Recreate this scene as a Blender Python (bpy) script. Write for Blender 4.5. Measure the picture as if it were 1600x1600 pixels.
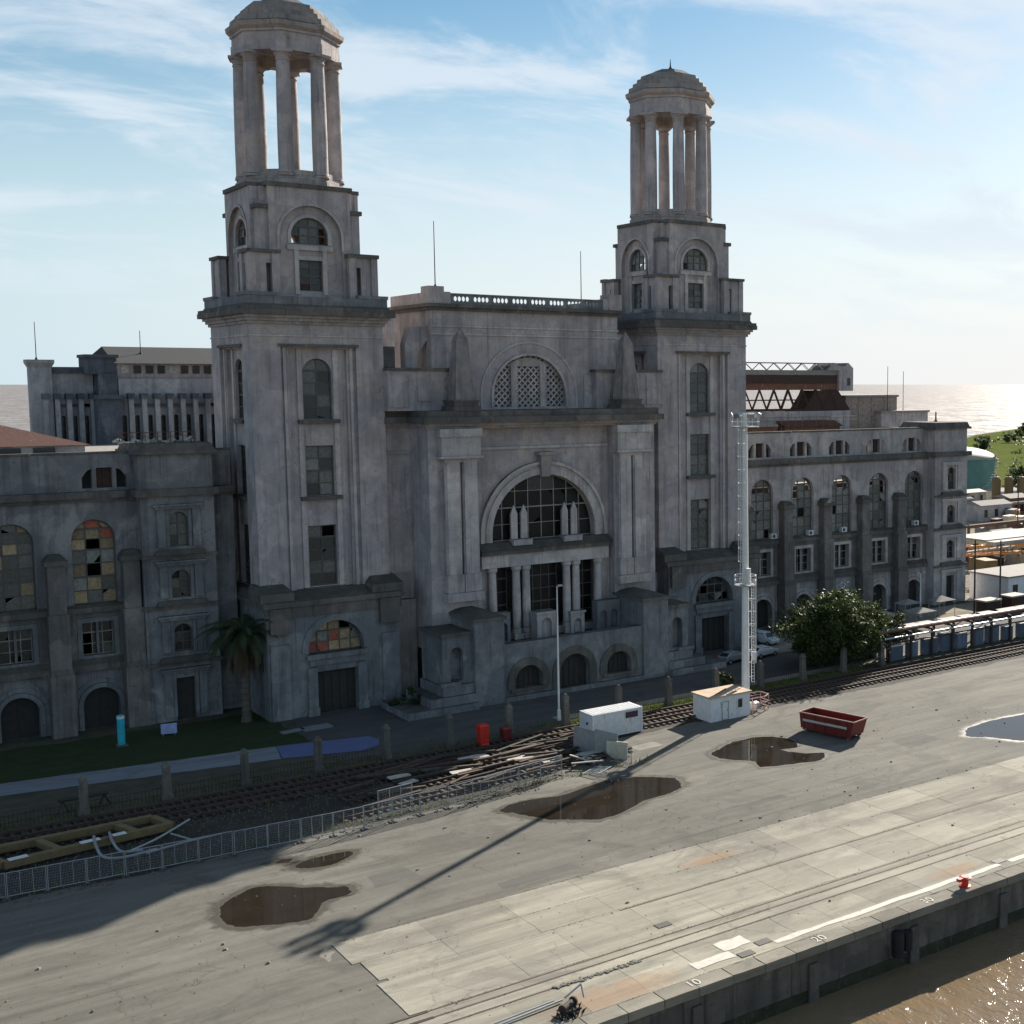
import bpy, bmesh, math, random
from mathutils import Vector, Matrix
from mathutils.geometry import tessellate_polygon
random.seed(7)
R = math.radians
for o in list(bpy.data.objects): bpy.data.objects.remove(o)
scn = bpy.context.scene
col = scn.collection

# ------------------------------------------------------------------ camera
cd = bpy.data.cameras.new('camera'); cam = bpy.data.objects.new('camera', cd); col.objects.link(cam)
CAM_AZ, CAM_PITCH = R(51.6), math.atan(201/2000)
cam.location = (0, 0, 36)
cam.rotation_euler = (R(90) - CAM_PITCH, 0, CAM_AZ - R(90))
cd.sensor_width = 36; cd.sensor_fit = 'HORIZONTAL'
cd.lens = 36*2000/1600; cd.shift_x = -0.25
cd.clip_start = 1; cd.clip_end = 60000
scn.camera = cam

# ------------------------------------------------------------------ sky, sun, exposure
SUN_AZ, SUN_EL = R(28.2), R(25.8)          # azimuth measured from +X towards +Y
w = bpy.data.worlds.new('World'); scn.world = w; w.use_nodes = True
nt = w.node_tree; nt.nodes.clear()
out = nt.nodes.new('ShaderNodeOutputWorld'); bg = nt.nodes.new('ShaderNodeBackground')
sky = nt.nodes.new('ShaderNodeTexSky'); sky.sky_type = 'NISHITA'; sky.sun_disc = False
sky.sun_elevation = SUN_EL; sky.sun_rotation = R(90) - SUN_AZ
sky.altitude = 0; sky.air_density = 1.0; sky.dust_density = 0.3; sky.ozone_density = 1.6
bg.inputs['Strength'].default_value = 0.05
# thin cirrus: noise on the direction projected to a high flat layer
tc = nt.nodes.new('ShaderNodeTexCoord'); sep = nt.nodes.new('ShaderNodeSeparateXYZ')
nt.links.new(tc.outputs['Generated'], sep.inputs[0])
def wmath(op, a, b=None, c=None):
    n = nt.nodes.new('ShaderNodeMath'); n.operation = op
    for i, v in enumerate((a, b, c)):
        if v is None: continue
        if isinstance(v, (int, float)): n.inputs[i].default_value = v
        else: nt.links.new(v, n.inputs[i])
    return n.outputs[0]
zz = wmath('ADD', wmath('MAXIMUM', sep.outputs[2], 0.0), 0.2)
cxn = nt.nodes.new('ShaderNodeCombineXYZ')
nt.links.new(wmath('DIVIDE', sep.outputs[0], zz), cxn.inputs[0]); nt.links.new(wmath('DIVIDE', sep.outputs[1], zz), cxn.inputs[1])
mp = nt.nodes.new('ShaderNodeMapping'); mp.inputs['Rotation'].default_value = (0, 0, R(-28)); mp.inputs['Scale'].default_value = (1.0, 1.55, 1); mp.inputs['Location'].default_value = (3.1, 1.75, 0)
nt.links.new(cxn.outputs[0], mp.inputs[0])
cn = nt.nodes.new('ShaderNodeTexNoise'); cn.inputs['Scale'].default_value = 1.75; cn.inputs['Detail'].default_value = 10; cn.inputs['Roughness'].default_value = 0.6; cn.inputs['Distortion'].default_value = 0.5
nt.links.new(mp.outputs[0], cn.inputs['Vector'])
cr = nt.nodes.new('ShaderNodeMapRange'); cr.inputs['From Min'].default_value = 0.44; cr.inputs['From Max'].default_value = 0.64
cr.inputs['To Max'].default_value = 0.8; cr.clamp = True; cr.interpolation_type = 'SMOOTHSTEP'
nt.links.new(cn.outputs['Fac'], cr.inputs['Value'])
fade = nt.nodes.new('ShaderNodeMapRange'); fade.inputs['From Min'].default_value = 0.02; fade.inputs['From Max'].default_value = 0.12; fade.clamp = True
nt.links.new(sep.outputs[2], fade.inputs['Value'])
cfac = wmath('MULTIPLY', cr.outputs[0], fade.outputs[0])
mx = nt.nodes.new('ShaderNodeMix'); mx.data_type = 'RGBA'
nt.links.new(cfac, mx.inputs['Factor']); mx.inputs[7].default_value = (6.9, 7.7, 8.5, 1)
hz = nt.nodes.new('ShaderNodeMapRange'); hz.clamp = True; hz.interpolation_type = 'SMOOTHSTEP'
for k_, v_ in (('From Min', 0.0), ('From Max', 0.31), ('To Min', 0.94), ('To Max', 0.0)): hz.inputs[k_].default_value = v_
nt.links.new(sep.outputs[2], hz.inputs['Value'])
mh = nt.nodes.new('ShaderNodeMix'); mh.data_type = 'RGBA'
hs = nt.nodes.new('ShaderNodeHueSaturation'); hs.inputs['Saturation'].default_value = 1.3; hs.inputs['Hue'].default_value = 0.487; hs.inputs['Value'].default_value = 0.92; nt.links.new(sky.outputs[0], hs.inputs['Color'])
nt.links.new(hz.outputs[0], mh.inputs['Factor']); nt.links.new(hs.outputs[0], mh.inputs[6]); sdn = nt.nodes.new('ShaderNodeVectorMath'); sdn.operation = 'DOT_PRODUCT'; nt.links.new(tc.outputs['Generated'], sdn.inputs[0]); sdn.inputs[1].default_value = (math.cos(SUN_AZ)*math.cos(SUN_EL), math.sin(SUN_AZ)*math.cos(SUN_EL), math.sin(SUN_EL))
fs_ = nt.nodes.new('ShaderNodeMapRange'); fs_.clamp = True; fs_.interpolation_type = 'SMOOTHSTEP'
for k_, v_ in (('From Min', 0.35), ('From Max', 0.93)): fs_.inputs[k_].default_value = v_
nt.links.new(sdn.outputs['Value'], fs_.inputs['Value'])
hc = nt.nodes.new('ShaderNodeMix'); hc.data_type = 'RGBA'; nt.links.new(fs_.outputs[0], hc.inputs['Factor']); hc.inputs[6].default_value = (5.2, 6.9, 7.8, 1); hc.inputs[7].default_value = (7.7, 8.15, 8.5, 1)   # haze scatters forward, so it is whiter under the sun
nt.links.new(hc.outputs[2], mh.inputs[7])
nt.links.new(mh.outputs[2], mx.inputs[6])
nt.links.new(mx.outputs[2], bg.inputs['Color']); nt.links.new(bg.outputs[0], out.inputs['Surface'])

sd = bpy.data.lights.new('sun', 'SUN'); sun = bpy.data.objects.new('sun', sd); col.objects.link(sun)
sd.energy = 5.0; sd.angle = R(0.53); sd.color = (1.0, 0.92, 0.80)
sv = Vector((math.cos(SUN_AZ)*math.cos(SUN_EL), math.sin(SUN_AZ)*math.cos(SUN_EL), math.sin(SUN_EL)))
sun.rotation_euler = sv.to_track_quat('Z', 'Y').to_euler(); sun.location = (150, 120, 200)
vs = scn.view_settings; vs.view_transform = 'Standard'; vs.look = 'None'; vs.gamma = 1; vs.exposure = 1.15; vs.use_curve_mapping = False
scn.render.engine = 'CYCLES'
scn.cycles.max_bounces = 4; scn.cycles.diffuse_bounces = 2; scn.cycles.glossy_bounces = 2; scn.cycles.transparent_max_bounces = 8
scn.cycles.sample_clamp_indirect = 6; scn.cycles.caustics_reflective = False; scn.cycles.caustics_refractive = False

# ------------------------------------------------------------------ mesh helpers
class MB:
    def __init__(s, M=None): s.v = []; s.f = []; s.M = M; s.p = []
    def add(s, vs, fs):
        n = len(s.v); s.p.append((n, len(s.f)))
        s.v += [(s.M @ Vector(p)) if s.M else Vector(p) for p in vs]
        s.f += [tuple(i+n for i in f) for f in fs]
    def box(s, x0, x1, y0, y1, z0, z1):
        s.add([(x0,y0,z0),(x1,y0,z0),(x1,y1,z0),(x0,y1,z0),(x0,y0,z1),(x1,y0,z1),(x1,y1,z1),(x0,y1,z1)],
              [(0,3,2,1),(4,5,6,7),(0,1,5,4),(1,2,6,5),(2,3,7,6),(3,0,4,7)])
    def frustum(s, a, za, b, zb):      # a, b = (x0,x1,y0,y1)
        s.add([(a[0],a[2],za),(a[1],a[2],za),(a[1],a[3],za),(a[0],a[3],za),(b[0],b[2],zb),(b[1],b[2],zb),(b[1],b[3],zb),(b[0],b[3],zb)],
              [(0,3,2,1),(4,5,6,7),(0,1,5,4),(1,2,6,5),(2,3,7,6),(3,0,4,7)])
    def plate(s, loops, y0, y1, ax='Y'):
        # polygon with holes in (u,z), given thickness
        tri = tessellate_polygon([[Vector((u, z, 0)) for u, z in L] for L in loops])
        flat = [p for L in loops for p in L]; n = len(flat)
        P = (lambda u, d, z: (u, d, z)) if ax == 'Y' else ((lambda u, d, z: (d, u, z)) if ax == 'X' else (lambda u, d, z: (u, z, d)))
        vs = [P(u, y0, z) for u, z in flat] + [P(u, y1, z) for u, z in flat]
        fs = [tuple(t) for t in tri] + [tuple(i+n for i in reversed(t)) for t in tri]
        k = 0
        for L in loops:
            m = len(L)
            for i in range(m):
                a, b = k+i, k+(i+1) % m
                fs.append((a, b, b+n, a+n))
            k += m
        s.add(vs, fs)
    def cyl(s, p0, p1, r0, r1=None, n=10, cap=True):
        r1 = r0 if r1 is None else r1
        p0, p1 = Vector(p0), Vector(p1); d = (p1-p0)
        if d.length < 1e-6: return
        q = d.to_track_quat('Z', 'Y')
        vs = []
        for p, r in ((p0, r0), (p1, r1)):
            for i in range(n):
                a = 2*math.pi*i/n; vs.append(p + q @ Vector((r*math.cos(a), r*math.sin(a), 0)))
        fs = [(i, (i+1) % n, n+(i+1) % n, n+i) for i in range(n)]
        if cap: fs += [tuple(range(n-1, -1, -1)), tuple(range(n, 2*n))]
        s.add(vs, fs)
    def ngon(s, prof, n, rot=0.0, c=(0, 0)):   # stacked n-gon rings: prof = [(r,z)...]
        vs = []
        for r, z in prof:
            for i in range(n):
                a = 2*math.pi*i/n + rot; vs.append((c[0]+r*math.cos(a), c[1]+r*math.sin(a), z))
        fs = []
        for k in range(len(prof)-1):
            for i in range(n):
                fs.append((k*n+i, k*n+(i+1) % n, (k+1)*n+(i+1) % n, (k+1)*n+i))
        fs += [tuple(range(n-1, -1, -1)), tuple((len(prof)-1)*n+i for i in range(n))]
        s.add(vs, fs)
    def mesh(s, name, off=Vector((0, 0, 0)), recalc=True, smooth=False):
        m = bpy.data.meshes.new(name)
        m.from_pydata([tuple(p-off) for p in s.v], [], s.f)
        if recalc:
            b = bmesh.new(); b.from_mesh(m); bmesh.ops.recalc_face_normals(b, faces=b.faces); b.to_mesh(m); b.free()
        if smooth:
            for p in m.polygons: p.use_smooth = True
        m.update(); return m
    def clusters(s, tol=0.03):
        # pieces whose boxes touch belong together
        st = s.p + [(len(s.v), len(s.f))]; bb = []
        for (a, _), (b, _) in zip(st, st[1:]):
            q = s.v[a:b]; bb.append([min(v[k] for v in q)-tol for k in range(3)] + [max(v[k] for v in q)+tol for k in range(3)])
        n = len(bb); root = list(range(n))
        def fd(i):
            while root[i] != i: root[i] = root[root[i]]; i = root[i]
            return i
        for i in range(n):
            for j in range(i+1, n):
                A, B = bb[i], bb[j]
                if A[0] < B[3] and B[0] < A[3] and A[1] < B[4] and B[1] < A[4] and A[2] < B[5] and B[2] < A[5]: root[fd(i)] = fd(j)
        g = {}
        for i in range(n): g.setdefault(fd(i), []).append(i)
        return list(g.values())
    def sub(s, idx):
        st = s.p + [(len(s.v), len(s.f))]; r = MB()
        for i in idx:
            a, fa = st[i]; b, fb = st[i+1]; n = len(r.v); r.p.append((n, len(r.f))); r.v += s.v[a:b]; r.f += [tuple(k-a+n for k in f) for f in s.f[fa:fb]]
        return r
    def build(s, name, mat, parent=None, recalc=True, smooth=False, split=True):
        if split and parent and 1 < len(s.p) < 400:
            cl = s.clusters()
            if 1 < len(cl) <= 60:
                return [s.sub(c).build(name, mat, parent, recalc, smooth, False) for c in cl][0]
            if len(cl) > 60: split = None
        off = wloc(parent) if parent else Vector((0, 0, 0))
        o = bpy.data.objects.new(name, s.mesh(name, off, recalc, smooth)); col.objects.link(o)
        o.data.materials.append(mat)
        if parent: o.parent = parent
        if split is None: o['kind'] = 'stuff'
        return o
ORG = {}
def wloc(o):
    v = Vector((0, 0, 0))
    while o: v = v + ORG.get(o.name, Vector((0, 0, 0))); o = o.parent
    return v
def thing(name, label, cat, loc=(0, 0, 0), group=None, world=False):
    # world=True: the parts are modelled in world coordinates and shifted to the empty
    o = bpy.data.objects.new(name, None); col.objects.link(o); o.location = loc; o.empty_display_size = 0.5
    if world: ORG[o.name] = Vector(loc)
    return tag(o, label, cat, group)
def tag(o, label, cat, group=None):
    o['label'] = label; o['category'] = cat
    if group: o['group'] = group
    return o
def single(mb, name, mat, label, cat, loc=None, group=None, smooth=False):
    # one-mesh thing, modelled in world coordinates, origin moved to its base
    c = Vector(loc) if loc else Vector((sum(p.x for p in mb.v)/len(mb.v), sum(p.y for p in mb.v)/len(mb.v), min(p.z for p in mb.v)))
    o = bpy.data.objects.new(name, mb.mesh(name, c, True, smooth)); col.objects.link(o); o.location = c
    o.data.materials.append(mat); return tag(o, label, cat, group)
def struct(mb, name, mat, recalc=True, smooth=False, kind='structure'):
    o = mb.build(name, mat, None, recalc, smooth); o['kind'] = kind; return o
def copy_tree(o, parent=None):
    c = o.copy(); col.objects.link(c); c.parent = parent
    for ch in list(o.children): copy_tree(ch, c)
    return c
def jag(x0, x1, y0, y1, rg, sides='fblr', step=.45, amp=.05, chip=.12, deep=.4):
    # rectangle outline in plan whose exposed edges are worn and chipped
    L = []
    def edge(a, b, nx, ny, on):
        n = max(1, int(math.hypot(b[0]-a[0], b[1]-a[1])/step)) if on else 1; hold = 0; d = 0
        for i in range(n):
            t_ = i/n
            if hold <= 0: d = rg.uniform(.1, deep) if rg.random() < chip else 0; hold = rg.randint(1, 4)
            hold -= 1; c = (rg.uniform(0, amp)+d) if (on and 0 < i) else 0
            L.append((a[0]+(b[0]-a[0])*t_+nx*c, a[1]+(b[1]-a[1])*t_+ny*c))
    edge((x0, y0), (x1, y0), 0, 1, 'f' in sides); edge((x1, y0), (x1, y1), -1, 0, 'r' in sides); edge((x1, y1), (x0, y1), 0, -1, 'b' in sides); edge((x0, y1), (x0, y0), 1, 0, 'l' in sides)
    return L
def arch(cx, hw, z0, zs, n=14):
    # closed loop: rectangle from z0 to springing zs topped by a half circle
    return [(cx-hw, z0), (cx+hw, z0)] + [(cx+hw*math.cos(math.pi*i/n), zs+hw*math.sin(math.pi*i/n)) for i in range(n+1)]
def rect(x0, x1, z0, z1): return [(x0, z0), (x1, z0), (x1, z1), (x0, z1)]
def archband(cx, r0, r1, zs, z0=None, n=20):
    # half ring moulding, with legs down to z0
    o = [(cx+r1*math.cos(math.pi*i/n), zs+r1*math.sin(math.pi*i/n)) for i in range(n+1)]
    i_ = [(cx+r0*math.cos(math.pi*i/n), zs+r0*math.sin(math.pi*i/n)) for i in range(n, -1, -1)]
    if z0 is not None: return [(cx+r1, z0)] + o + [(cx-r1, z0), (cx-r0, z0)] + i_ + [(cx+r0, z0)]
    return o + i_
def clip_convex(poly, cl):
    # Sutherland-Hodgman, clip loop counter-clockwise
    res = poly
    for i in range(len(cl)):
        a, b = cl[i], cl[(i+1) % len(cl)]
        if abs(a[0]-b[0])+abs(a[1]-b[1]) < 1e-7: continue
        def side(p): return (b[0]-a[0])*(p[1]-a[1])-(b[1]-a[1])*(p[0]-a[0])
        nw = []
        for j in range(len(res)):
            p, q = res[j], res[(j+1) % len(res)]
            sp, sq = side(p), side(q)
            if sp >= 0: nw.append(p)
            if (sp > 0 > sq) or (sp < 0 < sq):
                t = sp/(sp-sq); nw.append((p[0]+t*(q[0]-p[0]), p[1]+t*(q[1]-p[1])))
        res = nw
        if len(res) < 3: return []
    return res

# ------------------------------------------------------------------ materials
def newmat(name):
    m = bpy.data.materials.new(name); m.use_nodes = True; t = m.node_tree; t.nodes.clear()
    o = t.nodes.new('ShaderNodeOutputMaterial'); b = t.nodes.new('ShaderNodeBsdfPrincipled'); t.links.new(b.outputs[0], o.inputs[0])
    return m, t, b
def setin(t, sock, v):
    if isinstance(v, bpy.types.NodeSocket): t.links.new(v, sock)
    elif isinstance(v, tuple) and len(v) == 3 and sock.type == 'RGBA': sock.default_value = (*v, 1)
    else: sock.default_value = v
def noise(t, vec, scale, detail=5, rough=0.55, sc=None, dist=0.0):
    if sc:
        m = t.nodes.new('ShaderNodeMapping'); t.links.new(vec, m.inputs[0]); m.inputs['Scale'].default_value = sc; vec = m.outputs[0]
    n = t.nodes.new('ShaderNodeTexNoise'); t.links.new(vec, n.inputs['Vector'])
    n.inputs['Scale'].default_value = scale; n.inputs['Detail'].default_value = detail; n.inputs['Roughness'].default_value = rough; n.inputs['Distortion'].default_value = dist
    return n.outputs['Fac']
def mrange(t, v, a, b, c=0.0, d=1.0):
    n = t.nodes.new('ShaderNodeMapRange'); n.clamp = True; t.links.new(v, n.inputs['Value'])
    for k, x in zip(('From Min', 'From Max', 'To Min', 'To Max'), (a, b, c, d)): n.inputs[k].default_value = x
    return n.outputs[0]
def mixc(t, f, a, b):
    n = t.nodes.new('ShaderNodeMix'); n.data_type = 'RGBA'; setin(t, n.inputs['Factor'], f); setin(t, n.inputs[6], a); setin(t, n.inputs[7], b); return n.outputs[2]
def mth(t, op, a, b):
    n = t.nodes.new('ShaderNodeMath'); n.operation = op; setin(t, n.inputs[0], a); setin(t, n.inputs[1], b); return n.outputs[0]
def bump(t, b, h, strength=0.3, dist=0.05):
    n = t.nodes.new('ShaderNodeBump'); n.inputs['Strength'].default_value = strength; n.inputs['Distance'].default_value = dist
    t.links.new(h, n.inputs['Height']); t.links.new(n.outputs[0], b.inputs['Normal'])
def geo(t): return t.nodes.new('ShaderNodeNewGeometry')
def orand(t): return t.nodes.new('ShaderNodeObjectInfo').outputs['Random']
def stucco(name, c, dark=0.55, patch=(0.5, 0.43, 0.38), pa=0.6, streak=0.85, moss=0.85):
    m, t, b = newmat(name); g = geo(t); P = g.outputs['Position']
    big = mrange(t, noise(t, P, 0.16, 5, 0.6), 0.32, 0.68)
    mid = mrange(t, noise(t, P, 0.7, 5, 0.66), 0.34, 0.70)
    cc = mixc(t, big, (c[0]*1.2, c[1]*1.15, c[2]*1.12), (c[0]*0.78, c[1]*0.80, c[2]*0.84))
    # repaired render: irregular areas of another tone
    wob = t.nodes.new('ShaderNodeTexNoise'); t.links.new(P, wob.inputs['Vector']); wob.inputs['Scale'].default_value = 0.6; wob.inputs['Detail'].default_value = 3
    wv = t.nodes.new('ShaderNodeVectorMath'); wv.operation = 'MULTIPLY_ADD'; t.links.new(wob.outputs['Color'], wv.inputs[0]); wv.inputs[1].default_value = (1.6, 1.6, 2.2); t.links.new(P, wv.inputs[2])
    vo = t.nodes.new('ShaderNodeTexVoronoi'); vo.inputs['Scale'].default_value = 0.26; t.links.new(wv.outputs[0], vo.inputs['Vector'])
    sr = t.nodes.new('ShaderNodeSeparateXYZ'); t.links.new(vo.outputs['Color'], sr.inputs[0])
    cc = mixc(t, mrange(t, sr.outputs[0], 0.66, 0.72, 0, 0.5), cc, (c[0]*0.62, c[1]*0.63, c[2]*0.66))
    cc = mixc(t, mrange(t, sr.outputs[1], 0.78, 0.83, 0, 0.45), cc, patch)
    cc = mixc(t, mth(t, 'MULTIPLY', mid, 0.75), cc, tuple(x*dark for x in c))
    # long rain streaks, broad and fine
    s1 = mrange(t, noise(t, P, 0.9, 4, 0.66, (1.0, 1.0, 0.05)), 0.48, 0.68, 0, streak)
    s2 = mrange(t, noise(t, P, 3.1, 3, 0.6, (1.0, 1.0, 0.035)), 0.54, 0.70, 0, streak)
    cc = mixc(t, mth(t, 'MULTIPLY', mth(t, 'MULTIPLY', s1, mrange(t, noise(t, P, 0.2, 1), 0.34, 0.54)), 0.78), cc, (c[0]*0.36, c[1]*0.36, c[2]*0.37))
    cc = mixc(t, mth(t, 'MULTIPLY', mth(t, 'MULTIPLY', s2, mrange(t, noise(t, P, 0.27, 1), 0.38, 0.56)), 0.68), cc, (c[0]*0.30, c[1]*0.29, c[2]*0.28))
    pt = mrange(t, noise(t, P, 0.3, 5, 0.64, (1, 1, 0.55), 0.5), pa-0.04, pa+0.04, 0, 0.6)
    cc = mixc(t, pt, cc, patch)
    sp = mrange(t, noise(t, P, 2.2, 3, 0.7), 0.62, 0.68, 0, 0.55)
    cc = mixc(t, sp, cc, tuple(x*0.42 for x in c))
    # hairline cracks in places
    ve = t.nodes.new('ShaderNodeTexVoronoi'); ve.feature = 'DISTANCE_TO_EDGE'; ve.inputs['Scale'].default_value = 0.35; t.links.new(wv.outputs[0], ve.inputs['Vector'])
    ck = mth(t, 'MULTIPLY', mrange(t, ve.outputs['Distance'], 0.0, 0.012, 1, 0), mrange(t, noise(t, P, 0.25, 1), 0.5, 0.6, 0, 0.55))
    cc = mixc(t, ck, cc, tuple(x*0.25 for x in c))
    s = t.nodes.new('ShaderNodeSeparateXYZ'); t.links.new(g.outputs['True Normal'], s.inputs[0])
    up = mth(t, 'MULTIPLY', mrange(t, s.outputs[2], 0.25, 0.6), mrange(t, noise(t, P, 0.8, 5), 0.25, 0.6, 0.55, 1.0))
    cc = mixc(t, mth(t, 'MULTIPLY', up, moss), cc, (0.052, 0.052, 0.042))
    t.links.new(cc, b.inputs['Base Color']); b.inputs['Roughness'].default_value = 0.92; b.inputs['Specular IOR Level'].default_value = 0.2
    bump(t, b, mth(t, 'ADD', noise(t, P, 7, 3, 0.65), mth(t, 'MULTIPLY', noise(t, P, 1.3, 2), 1.5)), 0.6, 0.07)
    return m
def plain(name, c, rough=0.6, metal=0.0, var=0.25, scale=2.0, spec=0.4, rand=0.0, rust=None, ra=0.6, bmp=0.15):
    m, t, b = newmat(name); g = geo(t); P = g.outputs['Position']
    n = mrange(t, noise(t, P, scale, 6, 0.6), 0.25, 0.75)
    cc = mixc(t, n, tuple(min(1, x*(1+var)) for x in c), tuple(x*(1-var) for x in c))
    if rust:
        f = mrange(t, noise(t, P, scale*1.7, 7, 0.65, (1, 1, 0.5)), ra, ra+0.08, 0, 0.9); cc = mixc(t, f, cc, rust)
    if rand:
        rr = mrange(t, orand(t), 0, 1, 1-rand, 1+rand)
        v = t.nodes.new('ShaderNodeVectorMath'); v.operation = 'SCALE'; t.links.new(cc, v.inputs[0]); t.links.new(rr, v.inputs['Scale']); cc = v.outputs[0]
    t.links.new(cc, b.inputs['Base Color']); b.inputs['Roughness'].default_value = rough; b.inputs['Metallic'].default_value = metal; b.inputs['Specular IOR Level'].default_value = spec
    if bmp: bump(t, b, noise(t, P, scale*5, 5), bmp, 0.03)
    return m

M = {}
M['stucco'] = stucco('weathered_stucco', (0.49, 0.45, 0.452))
M['stucco_pale'] = stucco('pale_stucco', (0.58, 0.54, 0.525), patch=(0.6, 0.55, 0.51))
M['stucco_blue'] = stucco('shaded_grey_blue_stone', (0.225, 0.235, 0.245), patch=(0.32, 0.325, 0.32))  # blue-grey stone, darkened further to paint shade into the lower building
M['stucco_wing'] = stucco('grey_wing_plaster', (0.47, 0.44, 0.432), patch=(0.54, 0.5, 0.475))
M['wing_left'] = stucco('shade_toned_wing_plaster', (0.235, 0.238, 0.245), patch=(0.34, 0.33, 0.32))  # darker copy of the wing plaster: the left wing's deeper shade painted in
M['trim'] = stucco('stone_trim', (0.44, 0.405, 0.39), moss=0.95, patch=(0.42, 0.31, 0.25))
M['grime'] = stucco('grimy_ledge_stone', (0.165, 0.155, 0.145), moss=0.8, patch=(0.26, 0.22, 0.19), pa=0.62)
M['dome'] = stucco('dome_stone', (0.36, 0.325, 0.30), moss=0.45, patch=(0.38, 0.33, 0.29))
M['rear'] = stucco('rear_wall_plaster', (0.46, 0.465, 0.48), patch=(0.52, 0.52, 0.53), moss=0.9)
M['rear_dark'] = stucco('rear_dark_plaster', (0.13, 0.15, 0.18), patch=(0.2, 0.22, 0.24))
M['obelisk'] = stucco('obelisk_stone', (0.32, 0.295, 0.285), moss=0.6, streak=0.95, pa=0.7)
M['dark_in'] = plain('dark_interior', (0.03, 0.03, 0.032), 0.95, bmp=0)
M['slab_in'] = plain('rubble_floor', (0.42, 0.39, 0.34), 0.95)
M['bars'] = plain('rusty_glazing_bar', (0.10, 0.095, 0.09), 0.7, rust=(0.16, 0.08, 0.05))
M['bars_pale'] = plain('pale_glazing_bar', (0.30, 0.27, 0.23), 0.7, rust=(0.2, 0.12, 0.08))
M['wood_door'] = plain('dark_door_wood', (0.035, 0.033, 0.032), 0.7)
M['rust'] = plain('rusty_iron', (0.16, 0.075, 0.05), 0.85, rust=(0.30, 0.22, 0.18), ra=0.58)
M['rust_dark'] = plain('dark_rusty_iron', (0.06, 0.035, 0.028), 0.85)
M['rust_roof'] = plain('rust_red_roof', (0.11, 0.046, 0.035), 0.9, rust=(0.30, 0.26, 0.22), ra=0.62)
M['felt'] = plain('black_roof_felt', (0.035, 0.037, 0.042), 0.9)
M['rail_rust'] = plain('dull_rail_iron', (0.085, 0.052, 0.04), 0.8)
M['buttress'] = stucco('dark_buttress_stone', (0.2, 0.185, 0.175), patch=(0.28, 0.26, 0.24))
M['roof_grey'] = plain('grey_flat_roof', (0.24, 0.225, 0.21), 0.9)
M['roof_pale'] = plain('pale_sheet_roof', (0.31, 0.29, 0.262), 0.8, rust=(0.30, 0.18, 0.12), ra=0.55)
M['white'] = plain('white_paint', (0.66, 0.67, 0.68), 0.5, var=0.12, rust=(0.40, 0.33, 0.27), ra=0.6)
M['white_rust'] = plain('white_painted_steel', (0.68, 0.68, 0.67), 0.45, var=0.1, rust=(0.3, 0.18, 0.12), ra=0.66)
M['galv'] = plain('galvanised_steel', (0.33, 0.35, 0.37), 0.45, 0.5, var=0.15)
M['red'] = plain('red_paint', (0.15, 0.018, 0.017), 0.5, var=0.3, rust=(0.10, 0.03, 0.02), ra=0.62)
M['red_bright'] = plain('bright_red_plastic', (0.55, 0.03, 0.02), 0.5)
M['cyan'] = plain('cyan_paint', (0.03, 0.38, 0.50), 0.5)
M['blue_grey'] = plain('blue_grey_paint', (0.10, 0.135, 0.19), 0.55, rand=0.35, rust=(0.12, 0.1, 0.09), ra=0.64)
M['black'] = plain('black_rubber', (0.018, 0.018, 0.018), 0.75)
M['orange'] = plain('orange_paint', (0.55, 0.20, 0.03), 0.55, rust=(0.4, 0.32, 0.1), ra=0.55)
M['yellow'] = plain('faded_yellow_paint', (0.17, 0.125, 0.06), 0.75, rust=(0.16, 0.10, 0.06), ra=0.56)
M['beige'] = plain('beige_paint', (0.55, 0.50, 0.38), 0.6)
M['teal'] = plain('teal_tank_paint', (0.075, 0.19, 0.175), 0.55, scale=0.2)
M['tank_top'] = plain('pale_tank_roof', (0.30, 0.275, 0.24), 0.7, scale=0.3)
M['post'] = stucco('concrete_post', (0.15, 0.142, 0.125), moss=0.3, patch=(0.22, 0.2, 0.17))
M['timber'] = plain('old_timber', (0.06, 0.047, 0.038), 0.9, var=0.4, rand=0.5)
M['bark'] = plain('bark', (0.10, 0.085, 0.07), 0.95)
M['glass_car'] = plain('car_glass', (0.015, 0.018, 0.02), 0.1, spec=0.6, bmp=0)
M['tyre'] = plain('tyre', (0.02, 0.02, 0.02), 0.85)
M['tarp'] = plain('blue_painted_path', (0.10, 0.125, 0.25), 0.7, var=0.12, scale=0.6)
M['sign_dark'] = plain('dark_panel', (0.03, 0.035, 0.06), 0.3)
M['paint_white'] = plain('road_paint', (0.5, 0.475, 0.42), 0.85, var=0.15, rust=(0.36, 0.34, 0.3), ra=0.6)
M['iron_plate'] = plain('iron_cover', (0.04, 0.042, 0.035), 0.7)
def glassmat(name, c, rough, spec=0.5):
    m, t, b = newmat(name); g = geo(t); P = g.outputs['Position']
    n = mrange(t, noise(t, P, 2.4, 8, 0.75), 0.36, 0.66)
    rr = mrange(t, orand(t), 0, 1, 0.65, 1.3)
    cc = mixc(t, n, c, tuple(x*0.35 for x in c))
    v = t.nodes.new('ShaderNodeVectorMath'); v.operation = 'SCALE'; t.links.new(cc, v.inputs[0]); t.links.new(rr, v.inputs['Scale'])
    t.links.new(v.outputs[0], b.inputs['Base Color']); t.links.new(mrange(t, n, 0, 1, rough*1.5, rough*0.6), b.inputs['Roughness']); b.inputs['Specular IOR Level'].default_value = spec
    return m
M['pane'] = glassmat('dirty_glass', (0.125, 0.132, 0.12), 0.26)
M['pane_dark'] = glassmat('dark_glass', (0.03, 0.033, 0.034), 0.22)
M['pane_black'] = glassmat('near_black_glass', (0.012, 0.012, 0.013), 0.4, 0.25)  # darkest glass tone, low specular
M['pane_pale'] = glassmat('pale_dusty_glass', (0.27, 0.268, 0.24), 0.5)
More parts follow.
